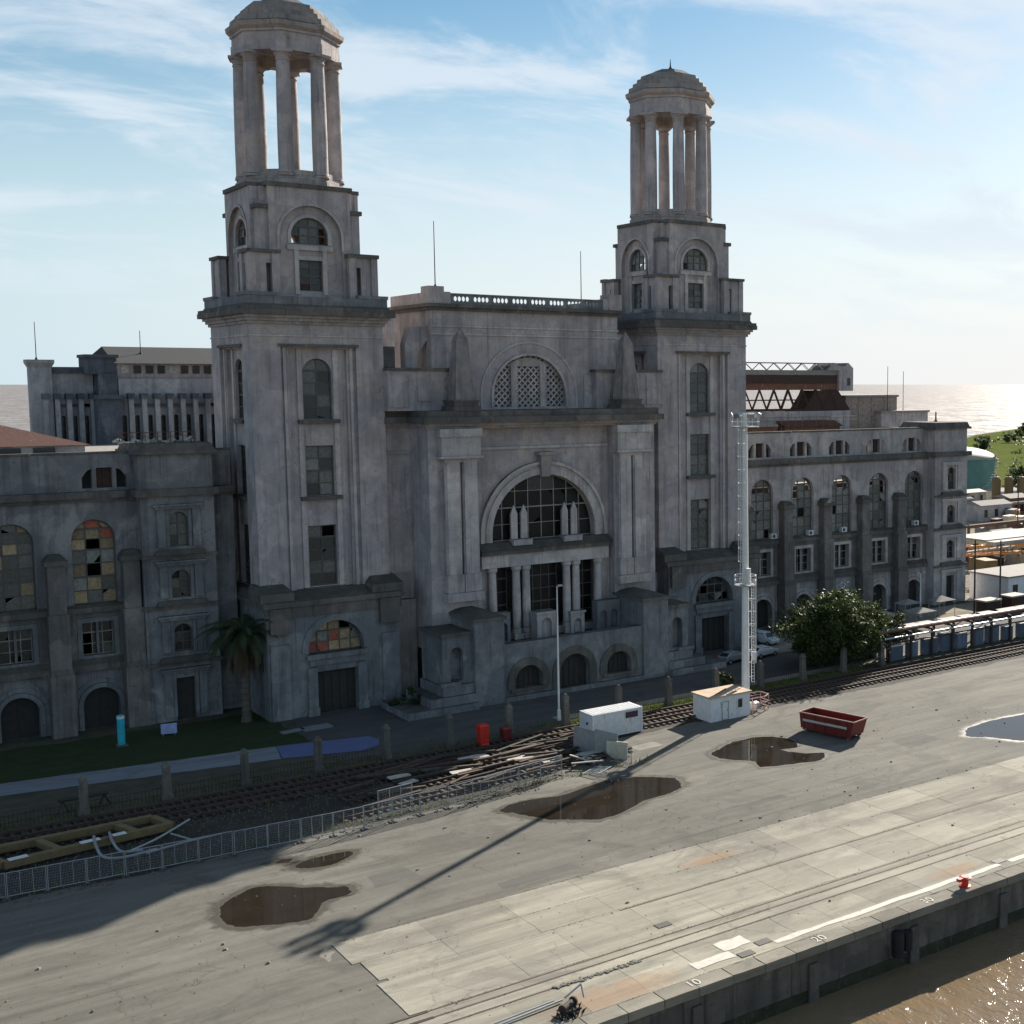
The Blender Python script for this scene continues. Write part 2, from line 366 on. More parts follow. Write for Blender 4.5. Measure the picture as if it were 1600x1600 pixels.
M['pane_tan'] = glassmat('tan_glow_pane', (0.42, 0.31, 0.18), 0.6)  # colour raised to paint in warm light from a sunlit interior
M['pane_red'] = glassmat('red_glow_pane', (0.46, 0.13, 0.075), 0.6)  # red part of the same painted interior glow
M['pane_white'] = glassmat('white_pane', (0.6, 0.58, 0.52), 0.7)
GLASS = ['pane']*6 + ['pane_dark']*3 + ['pane_pale']*3
WARM = ['pane_tan']*5 + ['pane_red']*3 + ['pane_pale']*5 + ['pane']*4 + ['pane_white']  # warm pane colours stand in for sunlit rooms behind the glass
BLACK = ['pane_black']*7 + ['pane_dark']
DARK = ['pane_dark']*6 + ['pane']*2

def ground_mat(name, c, c2, stain, sx=(0.12, 1.0, 1.0), cracks=0.0, rand=0.0, rough=0.93, rustspot=False, spec=0.2):
    m, t, b = newmat(name); g = geo(t); P = g.outputs['Position']
    big = mrange(t, noise(t, P, 0.055, 5, 0.6), 0.32, 0.68)
    cc = mixc(t, big, c, c2)
    st = mrange(t, noise(t, P, 0.55, 8, 0.68, sx), 0.40, 0.68, 0, 0.9)
    cc = mixc(t, st, cc, stain)
    sp = mrange(t, noise(t, P, 0.4, 8, 0.7), 0.6, 0.7, 0, 0.55); cc = mixc(t, sp, cc, tuple(x*0.62 for x in stain))
    li = mrange(t, noise(t, P, 0.23, 6, 0.65, (0.5, 1, 1)), 0.58, 0.72, 0, 0.5); cc = mixc(t, li, cc, tuple(min(1, x*1.35) for x in c))
    ty = mrange(t, noise(t, P, 1.5, 5, 0.6, (0.03, 1, 1), 0.25), 0.5, 0.66, 0, 0.5); cc = mixc(t, mth(t, 'MULTIPLY', ty, mrange(t, noise(t, P, 0.07, 3), 0.4, 0.6)), cc, tuple(x*0.7 for x in stain))
    bl = mrange(t, noise(t, P, 0.16, 7, 0.68, (0.7, 1, 1), 0.8), 0.53, 0.63, 0, 0.6); cc = mixc(t, bl, cc, tuple(x*0.8 for x in stain))
    fine = noise(t, P, 9, 6, 0.7); cc = mixc(t, mrange(t, fine, 0.3, 0.7, 0, 0.3), cc, tuple(x*0.65 for x in c))
    if cracks:
        v = t.nodes.new('ShaderNodeTexVoronoi'); v.feature = 'DISTANCE_TO_EDGE'; v.inputs['Scale'].default_value = 0.16
        nn = t.nodes.new('ShaderNodeTexNoise'); t.links.new(P, nn.inputs['Vector']); nn.inputs['Scale'].default_value = 0.5; nn.inputs['Detail'].default_value = 6
        ad = t.nodes.new('ShaderNodeMix'); ad.data_type = 'VECTOR'; ad.inputs[0].default_value = 0.08; t.links.new(P, ad.inputs[4])
        sc = t.nodes.new('ShaderNodeVectorMath'); sc.operation = 'MULTIPLY_ADD'; t.links.new(nn.outputs['Color'], sc.inputs[0]); sc.inputs[1].default_value = (3, 3, 0); t.links.new(P, sc.inputs[2])
        t.links.new(sc.outputs[0], v.inputs['Vector'])
        cf = mth(t, 'MULTIPLY', mrange(t, v.outputs['Distance'], 0.0, 0.012, 1, 0), mrange(t, noise(t, P, 0.11, 3), 0.45, 0.6, 0, cracks))
        cc = mixc(t, cf, cc, (0.05, 0.045, 0.04))
    if rustspot:
        # one big rust stain by the broken winch, one smaller farther along
        s = t.nodes.new('ShaderNodeSeparateXYZ'); t.links.new(P, s.inputs[0])
        for (x_, y_, rx_, ry_) in ((37.6, 62.6, 5.2, 1.5), (55.0, 76.5, 3.0, 1.0), (68, 63.4, 3.0, .8)):
            ex = mth(t, 'POWER', mth(t, 'ABSOLUTE', mth(t, 'DIVIDE', mth(t, 'SUBTRACT', s.outputs[0], x_), rx_), 0.0), 2.0)
            ey = mth(t, 'POWER', mth(t, 'ABSOLUTE', mth(t, 'DIVIDE', mth(t, 'SUBTRACT', s.outputs[1], y_), ry_), 0.0), 2.0)
            d_ = mth(t, 'ADD', mth(t, 'ADD', ex, ey), mth(t, 'MULTIPLY', mth(t, 'SUBTRACT', noise(t, P, 0.8, 7, 0.68), 0.5), 2.6))
            cc = mixc(t, mrange(t, d_, 0.2, 1.1, 0.5, 0.0), cc, (0.28, 0.165, 0.09))
    if rand:
        rr = mrange(t, orand(t), 0, 1, 1-rand, 1+rand)
        v2 = t.nodes.new('ShaderNodeVectorMath'); v2.operation = 'SCALE'; t.links.new(cc, v2.inputs[0]); t.links.new(rr, v2.inputs['Scale']); cc = v2.outputs[0]
    t.links.new(cc, b.inputs['Base Color']); b.inputs['Roughness'].default_value = rough; b.inputs['Specular IOR Level'].default_value = spec
    bump(t, b, mth(t, 'ADD', noise(t, P, 14, 6, 0.7), mth(t, 'MULTIPLY', noise(t, P, 0.9, 4), 2.0)), 0.35, 0.05)
    return m
M['asphalt'] = ground_mat('worn_asphalt', (0.195, 0.183, 0.158), (0.135, 0.128, 0.113), (0.092, 0.088, 0.077), cracks=0.5)
M['concrete'] = ground_mat('quay_concrete', (0.365, 0.338, 0.272), (0.262, 0.248, 0.212), (0.165, 0.157, 0.136), cracks=0.4, rand=0.16, rustspot=True)
M['coping'] = ground_mat('coping_stone', (0.27, 0.25, 0.205), (0.22, 0.205, 0.175), (0.15, 0.14, 0.12), rand=0.12)
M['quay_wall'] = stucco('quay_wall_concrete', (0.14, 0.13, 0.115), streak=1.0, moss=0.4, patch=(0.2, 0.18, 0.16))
M['yard'] = ground_mat('dusty_yard', (0.36, 0.325, 0.265), (0.28, 0.255, 0.215), (0.17, 0.155, 0.135), spec=0.0)
M['road'] = ground_mat('dark_road', (0.10, 0.098, 0.094), (0.08, 0.079, 0.077), (0.06, 0.06, 0.06))
M['ballast'] = ground_mat('dark_ballast', (0.06, 0.052, 0.044), (0.045, 0.04, 0.035), (0.03, 0.027, 0.024), sx=(0.5, 1, 1))
M['path'] = ground_mat('pale_path', (0.25, 0.27, 0.30), (0.20, 0.22, 0.25), (0.15, 0.16, 0.18))
M['field'] = ground_mat('green_field', (0.105, 0.14, 0.036), (0.06, 0.09, 0.024), (0.16, 0.155, 0.07), sx=(1, 1, 1), spec=0.0)
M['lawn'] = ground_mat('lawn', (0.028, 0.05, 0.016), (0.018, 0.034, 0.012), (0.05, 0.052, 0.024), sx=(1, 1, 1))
M['soil'] = ground_mat('bare_soil', (0.10, 0.09, 0.07), (0.075, 0.075, 0.05), (0.05, 0.05, 0.035), sx=(1, 1, 1))
def leafmat(name, c, c2):
    m, t, b = newmat(name); P = geo(t).outputs['Position']
    n = mrange(t, noise(t, P, 0.9, 4), 0.3, 0.7); f = mrange(t, noise(t, P, 6, 2), 0.3, 0.7)
    cc = mixc(t, mth(t, 'ADD', mth(t, 'MULTIPLY', n, 0.6), mth(t, 'MULTIPLY', f, 0.4)), c, c2)
    t.links.new(cc, b.inputs['Base Color']); b.inputs['Roughness'].default_value = 0.6; b.inputs['Specular IOR Level'].default_value = 0.3
    tr = t.nodes.new('ShaderNodeBsdfTranslucent'); t.links.new(cc, tr.inputs[0]); ms = t.nodes.new('ShaderNodeMixShader'); ms.inputs[0].default_value = 0.25
    t.links.new(b.outputs[0], ms.inputs[1]); t.links.new(tr.outputs[0], ms.inputs[2])
    t.links.new(ms.outputs[0], [n for n in t.nodes if n.type == 'OUTPUT_MATERIAL'][0].inputs[0])
    return m
M['leaf'] = leafmat('broad_leaf', (0.07, 0.095, 0.025), (0.03, 0.048, 0.014))
M['leaf_dark'] = leafmat('dark_leaf', (0.05, 0.08, 0.025), (0.025, 0.045, 0.015))
M['frond'] = leafmat('palm_frond', (0.055, 0.075, 0.03), (0.03, 0.045, 0.02))
M['frond_dry'] = leafmat('dry_palm_frond', (0.16, 0.12, 0.07), (0.09, 0.065, 0.04))
M['grass'] = leafmat('grass_blades', (0.16, 0.20, 0.05), (0.08, 0.12, 0.03))
def watermat(name, c, c2, rough, dist, s1, s2):
    m, t, b = newmat(name); P = geo(t).outputs['Position']
    n = mrange(t, noise(t, P, 0.05, 5), 0.3, 0.7)
    t.links.new(mixc(t, n, c, c2), b.inputs['Base Color'])
    t.links.new(mrange(t, noise(t, P, s1*.35, 4, 0.7, (1, .45, 1)), .35, .65, rough*.55, rough*1.5), b.inputs['Roughness']); b.inputs['IOR'].default_value = 1.33
    h = mth(t, 'ADD', noise(t, P, s1, 4, 0.6, (1.0, 0.6, 1), 0.3), mth(t, 'MULTIPLY', noise(t, P, s2, 3, 0.5, (1, 0.5, 1)), 2.0))
    bump(t, b, h, 1.0, dist); return m
M['water'] = watermat('harbour_water', (0.20, 0.145, 0.085), (0.155, 0.112, 0.07), 0.09, 0.13, 1.4, 0.35)
M['sea'] = watermat('open_water', (0.23, 0.17, 0.13), (0.20, 0.15, 0.12), 0.34, 2.6, 0.12, 0.03)
def puddlemat():
    m, t, b = newmat('puddle_water'); P = geo(t).outputs['Position']
    n = mrange(t, noise(t, P, 0.5, 4), 0.3, 0.7)
    t.links.new(mixc(t, n, (0.028, 0.022, 0.0155), (0.02, 0.016, 0.012)), b.inputs['Base Color']); b.inputs['Roughness'].default_value = 0.03; b.inputs['IOR'].default_value = 1.33
    bump(t, b, noise(t, P, 1.2, 2), 0.02, 0.02); return m
M['puddle'] = puddlemat()

# ------------------------------------------------------------------ the setting
M['verge'] = ground_mat('dry_verge', (0.12, 0.15, 0.04), (0.08, 0.10, 0.03), (0.15, 0.13, 0.07), sx=(1, 1, 1), spec=0.0)
def sheet(pts, z): 
    mb = MB(); mb.add([(x, y, z) for x, y in pts], [tuple(range(len(pts)))]); return mb
def rough(pts, amp=.25, step=1.2, seed=1, keep=()):
    rg = random.Random(seed); L = []
    for i, p in enumerate(pts):
        q = pts[(i+1) % len(pts)]; d = math.hypot(q[0]-p[0], q[1]-p[1]); n = max(1, int(d/step)) if i not in keep else 1; w_ = 0
        for k in range(n):
            w_ = .6*w_+rg.gauss(0, amp)*.6 if k else 0
            L.append((p[0]+(q[0]-p[0])*k/n-(q[1]-p[1])/d*w_, p[1]+(q[1]-p[1])*k/n+(q[0]-p[0])/d*w_))
    return L
def flat(name, mat, pts, z, kind='structure'):
    mb = MB(); tri = tessellate_polygon([[Vector((x, y, 0)) for x, y in pts]])
    mb.add([(x, y, z) for x, y in pts], [tuple(t) for t in tri])
    m = mb.mesh(name, recalc=False)
    for p in m.polygons:
        if p.normal.z < 0: p.flip()
    m.update()
    o = bpy.data.objects.new(name, m); col.objects.link(o); o.data.materials.append(mat)
    if kind: o['kind'] = kind
    return o
flat('harbour_water', M['water'], [(-3000, -3000), (6000, -3000), (6000, 61.5), (-3000, 61.5)], -3.6)
flat('sea', M['sea'], [(-30000, 61.5), (30000, 61.5), (30000, 45000), (-30000, 45000)], -3.6)
land = [(-300, 61.0), (1500, 61.0), (1500, 1050), (817, 693), (665, 613), (470, 470), (250, 300), (-300, 270)]
mb = MB(); n = len(land)
tri = tessellate_polygon([[Vector((x, y, 0)) for x, y in land]])
mb.add([(x, y, -0.03) for x, y in land] + [(x, y, -7) for x, y in land], [tuple(t) for t in tri] + [(i, (i+1) % n, n+(i+1) % n, n+i) for i in range(n)])
struct(mb, 'ground', M['soil'])
flat('railway_ballast', M['ballast'], rough([(-60, 99.2), (53, 99.0), (59, 103.4), (66.5, 108.4), (330, 108.2), (330, 116.6), (-60, 116.6)], .3, .9, 4, (5, 6)), 0.0)
flat('asphalt_quay', M['asphalt'], rough([(-60, 60.9), (330, 60.9), (330, 109), (66, 109.4), (58, 104.2), (53, 100.2), (-60, 100.4)], .3, .9, 3, (0, 1, 6)), 0.006)
flat('service_road', M['road'], [(42.3, 118.6), (330, 121.2), (330, 131.5), (103, 131.5), (100, 137.5), (95, 146), (46, 146), (42.3, 131.5)], -0.012)
flat('yard_paving', M['yard'], [(106, 131.6), (330, 131.6), (420, 300), (250, 292), (157, 215), (157, 143), (106, 143)], -0.012)
flat('pavement_strip', M['yard'], [(66, 118.9), (330, 118.9), (330, 121.1), (66, 121.0)], 0.0)
flat('grass_verge', M['verge'], rough([(66, 116.7), (108, 116.7), (108, 118.8), (66, 118.8)], .25, .7, 5), 0.004)
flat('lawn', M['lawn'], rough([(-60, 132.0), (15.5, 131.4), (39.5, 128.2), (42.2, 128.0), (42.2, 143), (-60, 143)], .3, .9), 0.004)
flat('footpath', M['path'], rough([(-60, 129.5), (15, 127.2), (38, 123.4), (38.9, 128.1), (15.5, 131.3), (-60, 133.0)], .09, .7, 2), 0.012)
flat('blue_footpath', M['tarp'], [(38.1, 123.4), (45.2, 121.3), (47.2, 122.2), (48.0, 124.2), (47.6, 126.0), (39.0, 128.1)], 0.02)
flat('green_field', M['field'], [(330, 300), (560, 280), (1490, 300), (1490, 1040), (818, 690), (667, 610), (472, 466)], 0.0)

# quay apron: concrete slabs, each a piece of the apron
apron = bpy.data.objects.new('quay_apron', None); col.objects.link(apron); apron['kind'] = 'structure'; apron.location = (0, 0, -0.07)
def slab_mesh(w, d, h=0.11, seed=0):
    # slab with slightly wandering, chipped edges
    rg = random.Random(seed); g = 0.014; mb = MB(); L = []
    def edge(a, b, nx, ny):
        n = max(2, int(math.hypot(b[0]-a[0], b[1]-a[1])/0.55))
        for i in range(n):
            t_ = i/n; c = rg.uniform(0, .018)+(rg.uniform(.03, .12) if rg.random() < .07 else 0)
            L.append((a[0]+(b[0]-a[0])*t_+nx*c, a[1]+(b[1]-a[1])*t_+ny*c))
    edge((g, g), (w-g, g), 0, 1); edge((w-g, g), (w-g, d-g), -1, 0); edge((w-g, d-g), (g, d-g), 0, -1); edge((g, d-g), (g, g), 1, 0)
    n = len(L); cx_, cy_ = w/2, d/2; t1, t2 = rg.uniform(-.004, .004), rg.uniform(-.006, .006)
    top = [(x+(.014 if x < cx_ else -.014), y+(.014 if y < cy_ else -.014), h+t1*(x-cx_)/w*2+t2*(y-cy_)/d*2) for x, y in L]
    mb.add([(x, y, 0) for x, y in L]+top+[(cx_, cy_, h)], [(i, (i+1) % n, n+(i+1) % n, n+i) for i in range(n)]+[(n+i, n+(i+1) % n, 2*n) for i in range(n)])
    return mb.mesh('slab')
rows = [(75.9, 79.6), (72.75, 75.9), (67.5, 72.45), (61.3, 65.25)]
rgs = random.Random(12)
joint0 = [27.15+5.75*i for i in range(17)]
joints = [[x for k, x in enumerate(joint0) if k in (0, 1, 2, 3, 5, 6, 8, 9, 11, 12, 14, 16)], [x+rgs.uniform(-.1, .1)*(k > 0) for k, x in enumerate(joint0) if k not in (4, 10)],
          [27.15]+[29.6+5.1*k+rgs.uniform(-.5, .5) for k in range(1, 17)], [27.15]+[28.2+3.9*k+rgs.uniform(-.35, .35) for k in range(1, 22)]]
for r, (y0, y1) in enumerate(rows):
    for xa, xb_ in zip(joints[r], joints[r][1:]):
        xa = xa+(0, .5, .2, 1.2)[r] if xa < 27.3 else xa
        o = bpy.data.objects.new('slab', slab_mesh(xb_-xa, y1-y0, seed=rgs.random())); col.objects.link(o); o.parent = apron
        o.location = (xa, y0, 0.0); o.data.materials.append(M['concrete'])
for (x0, x1, y0, y1) in ((21.0, 27.0, 71.4, 72.6), (15.0, 20.9, 71.1, 72.3), (22, 27.1, 61.4, 64.6)):
    mb = MB(); mb.box(x0, x1, y0, y1, 0.003, 0.03); mb.build('slab', M['concrete'], apron)
# strips beside the crane rails and the rails themselves
for y0, y1 in ((65.5, 66.35), (66.65, 67.2)):
    mb = MB(); mb.box(22, 130, y0, y1, 0.0, 0.105); mb.build('rail_strip', M['concrete'], apron)
for y in (65.38, 66.5, 67.35, 72.6):
    mb = MB(); x0 = 44.6 if y > 70 else 22
    mb.box(x0, 130, y-0.075, y+0.075, 0.0, 0.112); mb.build('crane_rail', M['rust_dark'], apron)
flat('joint_fill', M['concrete'], [(28.6, 61.3), (118, 61.3), (118, 79.55), (27.9, 79.55)], 0.032)
M['tide'] = plain('weedy_tide_line', (0.03, 0.034, 0.018), 0.5, var=.5, scale=1.2, rust=(.09, .085, .07), ra=.58)
# coping stones along the edge and the quay wall
quay = bpy.data.objects.new('quay_wall', None); col.objects.link(quay); quay['kind'] = 'structure'; quay.location = (0, 0, -0.07)
cm = [slab_mesh(2.5, 1.35, 0.55, 40+k) for k in range(3)]
for m_ in cm: m_.materials.append(M['coping'])
copings = {}
for i in range(42):
    o = bpy.data.objects.new('coping_stone', random.choice(cm)); col.objects.link(o); o.parent = quay
    o.location = (19.8+2.5*i, 59.9+random.uniform(-.02, .02), -0.40+random.uniform(-.012, .012)); copings[i] = o
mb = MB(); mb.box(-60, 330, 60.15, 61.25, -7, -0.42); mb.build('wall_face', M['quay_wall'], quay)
mb = MB(); mb.box(-60, 330, 60.09, 60.15, -4.2, -2.75); mb.build('tide_band', M['tide'], quay)
for i in range(11):
    x = 24+9.1*i; mb = MB(); mb.frustum((x-.5, x+.5, 59.85, 60.15), -7, (x-.35, x+.35, 59.95, 60.15), -1.0); mb.build('wall_rib', M['quay_wall'], quay)
for x in (33.0, 58.6, 84):
    mb = MB(); mb.cyl((x, 59.75, -2.6), (x, 59.75, -0.9), 0.42, n=12); mb.cyl((x+.9, 59.78, -2.4), (x+.9, 59.78, -1.1), 0.36, n=12)
    single(mb, 'rubber_fender', M['black'], {33.0: 'black rubber fender hanging on quay wall, nearest the 10 mark', 58.6: 'black rubber fender on the quay wall between marks 20 and 30', 84: 'black rubber fender on quay wall farthest along to the right'}[x], 'fender')
# painted numbers every ten metres, painted bands, iron covers
def text_mesh(body, size):
    c = bpy.data.curves.new('number', 'FONT'); c.body = body; c.size = size; c.align_x = 'CENTER'; c.align_y = 'CENTER'
    o = bpy.data.objects.new('tmp', c); col.objects.link(o); dg = bpy.context.evaluated_depsgraph_get()
    m = bpy.data.meshes.new_from_object(o.evaluated_get(dg)); bpy.data.objects.remove(o); return m
for s_, x in (('10', 42.3), ('20', 52.3), ('30', 62.2)):
    m_ = text_mesh(s_, 1.0); o = bpy.data.objects.new('painted_number', m_); col.objects.link(o); m_.materials.append(M['paint_white'])
    o.location = (x, 60.6, 0.185); o.parent = quay; o['label'] = 'white number %s painted on the coping' % s_
for (x0, x1, y0, y1) in ((49.8, 71.4, 61.85, 62.35), (43.6, 46.6, 62.0, 62.9), (72.5, 96, 61.85, 62.3), (46.4, 48.6, 63.0, 64.3)):
    mb = MB(); k = int((x1-x0)/1.2)+2; top = [(x0+(x1-x0)*i/k, y1+random.uniform(-.09, .09)) for i in range(k, -1, -1)]; bot = [(x0+(x1-x0)*i/k, y0+random.uniform(-.09, .09)) for i in range(k+1)]
    o = flat('painted_band', M['paint_white'], bot+top, 0.129, None); o.parent = apron
for x, y in ((47.3, 61.9), (49.2, 62.6), (71.9, 62.6), (45.6, 68.8)):
    mb = MB(); mb.box(x-.55, x+.55, y-.33, y+.33, 0.12, 0.145); mb.build('cover_plate', M['iron_plate'], apron)
# cracked repairs: asphalt patch beyond the rails at lower left
flat('asphalt_patch', M['asphalt'], [(15, 61.3), (21.9, 61.3), (21.9, 64.4), (22.6, 67.4), (27.0, 70.2), (26.9, 71.3), (15, 70.9)], 0.012)

M['patch_dark'] = ground_mat('dark_repair_asphalt', (0.135, 0.13, 0.118), (0.11, 0.106, 0.098), (0.08, 0.078, 0.072))
M['patch_pale'] = ground_mat('pale_repair_concrete', (0.30, 0.278, 0.235), (0.25, 0.235, 0.2), (0.18, 0.17, 0.15))
for n_, (mt, pts) in enumerate((('patch_dark', [(40, 81), (46.5, 81.2), (46.3, 82.5), (40.2, 82.3)]), ('patch_pale', [(9.5, 71.2), (14.8, 71.6), (14.2, 76.5), (9.8, 75.8)]), ('patch_dark', [(60, 84), (69, 84.2), (69, 85.3), (60.2, 85.1)]),
    ('patch_pale', [(66.5, 104.5), (69.5, 104.6), (69.3, 106.2), (66.4, 106.0)]), ('patch_dark', [(88, 88.5), (93, 88.8), (92.8, 91.6), (88.3, 91.2)]), ('patch_dark', [(33, 87.0), (36.4, 87.2), (36.2, 89.6), (33.3, 89.4)]), ('patch_pale', [(26.2, 77.2), (27.0, 78.4), (26.7, 79.4), (26.0, 78.4)]),
    ('patch_dark', [(54, 81.4), (78, 81.9), (78, 82.2), (54, 81.7)]))):
    flat('asphalt_patch', M[mt], rough(pts, .07, .35, 30+n_), 0.0072)
# puddles
def puddle(name, pts, label):
    # rough outline, smoothed, then roughened at two scales; a damp margin fades into the asphalt
    res = []; n = len(pts); ph = [random.uniform(0, 6.28) for _ in range(6)]
    for i in range(n):
        p0, p1, p2, p3 = [Vector(pts[(i+k) % n]) for k in (-1, 0, 1, 2)]
        for j in range(14):
            t = j/14
            q = 0.5*((2*p1)+(-p0+p2)*t+(2*p0-5*p1+4*p2-p3)*t*t+(-p0+3*p1-3*p2+p3)*t**3)
            a = (i+t)/n*6.283
            k = 1+.02*math.sin(5*a+ph[0])+.012*math.sin(13*a+ph[1])+.008*math.sin(23*a+ph[2])+.006*math.sin(41*a+ph[3])
            res.append((q, k))
    cx_, cy_ = sum(p[0] for p in pts)/n, sum(p[1] for p in pts)/n
    L = [(cx_+(q.x-cx_)*k+random.gauss(0, .03), cy_+(q.y-cy_)*k+random.gauss(0, .03)) for q, k in res]
    m_ = len(L); mb = MB(); rings = []
    for off in (-.25, .0, .35, .8, 1.5):
        rg_ = []
        for x, y in L:
            d = Vector((x-cx_, y-cy_)); d.normalize(); rg_.append((x+d.x*off*1.25, y+d.y*off, 0.0085))
        rings.append(rg_)
    vs = [p for r_ in rings for p in r_]
    mb.add(vs, [(k*m_+i, k*m_+(i+1) % m_, (k+1)*m_+(i+1) % m_, (k+1)*m_+i) for k in range(4) for i in range(m_)])
    me = mb.mesh('damp_margin', recalc=False)
    at = me.attributes.new('wet', 'FLOAT', 'POINT')
    for k in range(5):
        for i in range(m_): at.data[k*m_+i].value = (1, 1, .62, .3, 0)[k]
    for p in me.polygons:
        if p.normal.z < 0: p.flip()
    mud = bpy.data.objects.new('damp_margin', me); col.objects.link(mud); me.materials.append(M['mudrim'])
    o = flat(name, M['puddle'], L, 0.013, None); tag(o, label, 'puddle', None); mud.parent = o
    return o
def dampmat():
    m, t, b = newmat('damp_asphalt'); P = geo(t).outputs['Position']
    a = t.nodes.new('ShaderNodeAttribute'); a.attribute_name = 'wet'
    f = mth(t, 'ADD', a.outputs['Fac'], mth(t, 'MULTIPLY', mth(t, 'SUBTRACT', noise(t, P, 0.8, 7, 0.7), 0.5), 1.5))
    b.inputs['Base Color'].default_value = (0.085, 0.074, 0.058, 1); b.inputs['Roughness'].default_value = 0.45
    tr = t.nodes.new('ShaderNodeBsdfTransparent'); ms = t.nodes.new('ShaderNodeMixShader'); t.links.new(mrange(t, f, 0.3, 0.85, 0, 0.9), ms.inputs[0]); t.links.new(tr.outputs[0], ms.inputs[1]); t.links.new(b.outputs[0], ms.inputs[2])
    t.links.new(ms.outputs[0], [n for n in t.nodes if n.type == 'OUTPUT_MATERIAL'][0].inputs[0]); return m
M['mudrim'] = dampmat()
puddle('puddle', [(22.9, 87.0), (23.3, 90.2), (26.4, 92.3), (29.0, 90.2), (30.6, 88.9), (31.4, 88.5), (31.0, 87.0), (29.2, 86.7), (27.4, 84.5), (25.0, 85.2)], 'brown puddle on the asphalt nearest the camera, left of the mast shadow')
puddle('puddle', [(29.8, 94.4), (31.2, 95.4), (34.2, 95.2), (33.6, 94.0), (31.6, 93.3)], 'small brown puddle at the edge of the big shadow on the asphalt')
puddle('puddle', [(47.6, 96.6), (50.5, 97.6), (54.0, 97.0), (58.5, 98.0), (62.0, 97.2), (64.0, 94.6), (62.6, 91.8), (58.5, 91.2), (53.8, 89.4), (50.4, 91.6), (48.6, 94.6)], 'wide brown puddle crossed by the mast shadow')
puddle('puddle', [(71.2, 98.6), (73.0, 99.8), (76.2, 101.2), (79.6, 100.4), (80.6, 97.6), (79.4, 95.6), (77.6, 96.0), (78.6, 93.6), (80.2, 92.4), (78.4, 91.0), (74.6, 91.8), (72.6, 92.6), (73.2, 94.6), (71.6, 96.4)], 'ragged brown puddle in front of the red skip')
puddle('puddle', [(95.6, 88.0), (99.0, 90.0), (106.0, 90.2), (112, 87.0), (108.0, 82.8), (103.6, 84.2), (101.4, 82.8), (98.6, 83.4), (97.2, 86.2)], 'blue puddle reflecting the sky at the right edge of the asphalt')
puddle('puddle', [(28.9, 96.2), (29.5, 96.7), (30.2, 96.4), (29.7, 95.8)], 'tiny brown puddle left of the small one by the shadow edge')

rg = random.Random(91); gr_ = MB()
for i in range(900):
    x, y = rg.uniform(8, 110), rg.choice((rg.uniform(80, 100), rg.uniform(80, 100), rg.gauss(79.7, .15), rg.uniform(62, 79)))
    s = rg.uniform(.015, .06) if rg.random() < .93 else rg.uniform(.08, .16)
    gr_.M = Matrix.Translation((x, y, .006 if y > 79.6 else .045)) @ Matrix.Rotation(rg.random()*6, 4, 'Z'); gr_.frustum((-s, s, -s*.7, s*.7), 0, (-s*.6, s*.5, -s*.4, s*.4), s*.7)
gr_.M = None; o = gr_.build('loose_grit', M['coping'], None); o['kind'] = 'stuff'; o['label'] = 'loose stones and grit scattered over the quay'; o['category'] = 'grit'
gr_ = MB()
for i in range(5200):
    x, y = rg.uniform(5, 66), rg.uniform(99.3, 116.4)
    if x > 52 and y < 99+(x-52)*.7: continue
    s = rg.uniform(.03, .11); gr_.M = Matrix.Translation((x, y, .0)) @ Matrix.Rotation(rg.random()*6, 4, 'Z'); gr_.frustum((-s, s, -s*.7, s*.7), 0, (-s*.6, s*.5, -s*.4, s*.4), s*.8)
gr_.M = None; o = gr_.build('ballast_stones', M['ballast_stone'] if 'ballast_stone' in M else M.setdefault('ballast_stone', plain('ballast_stone', (.09, .08, .07), .9, var=.5, scale=3)), None); o['kind'] = 'stuff'; o['label'] = 'loose dark ballast stones between the tracks'; o['category'] = 'ballast'
wd = MB()
for i in range(2400):
    y = rg.choice((65.32, 66.42, 67.45, 72.68, 79.62, 61.27, 75.9)) + rg.gauss(0, .03); c = rg.choice((30, 33, 38.7, 41, 44.4, 47, 52, 55.7, 58, 61.4, 66, 71, 77, 83)) + rg.gauss(0, .8)
    h = rg.uniform(.03, .13); a = rg.random()*6.3; dx, dy = .018*math.cos(a), .018*math.sin(a); wd.add([(c-dx, y-dy, .03), (c+dx, y+dy, .03), (c+rg.uniform(-.06, .06), y+rg.uniform(-.06, .06), .03+h)], [(0, 1, 2)])
o = wd.build('joint_weeds', M['grass'], None, recalc=False); o['kind'] = 'stuff'; o['label'] = 'small weeds growing in the quay slab joints'; o['category'] = 'weeds'

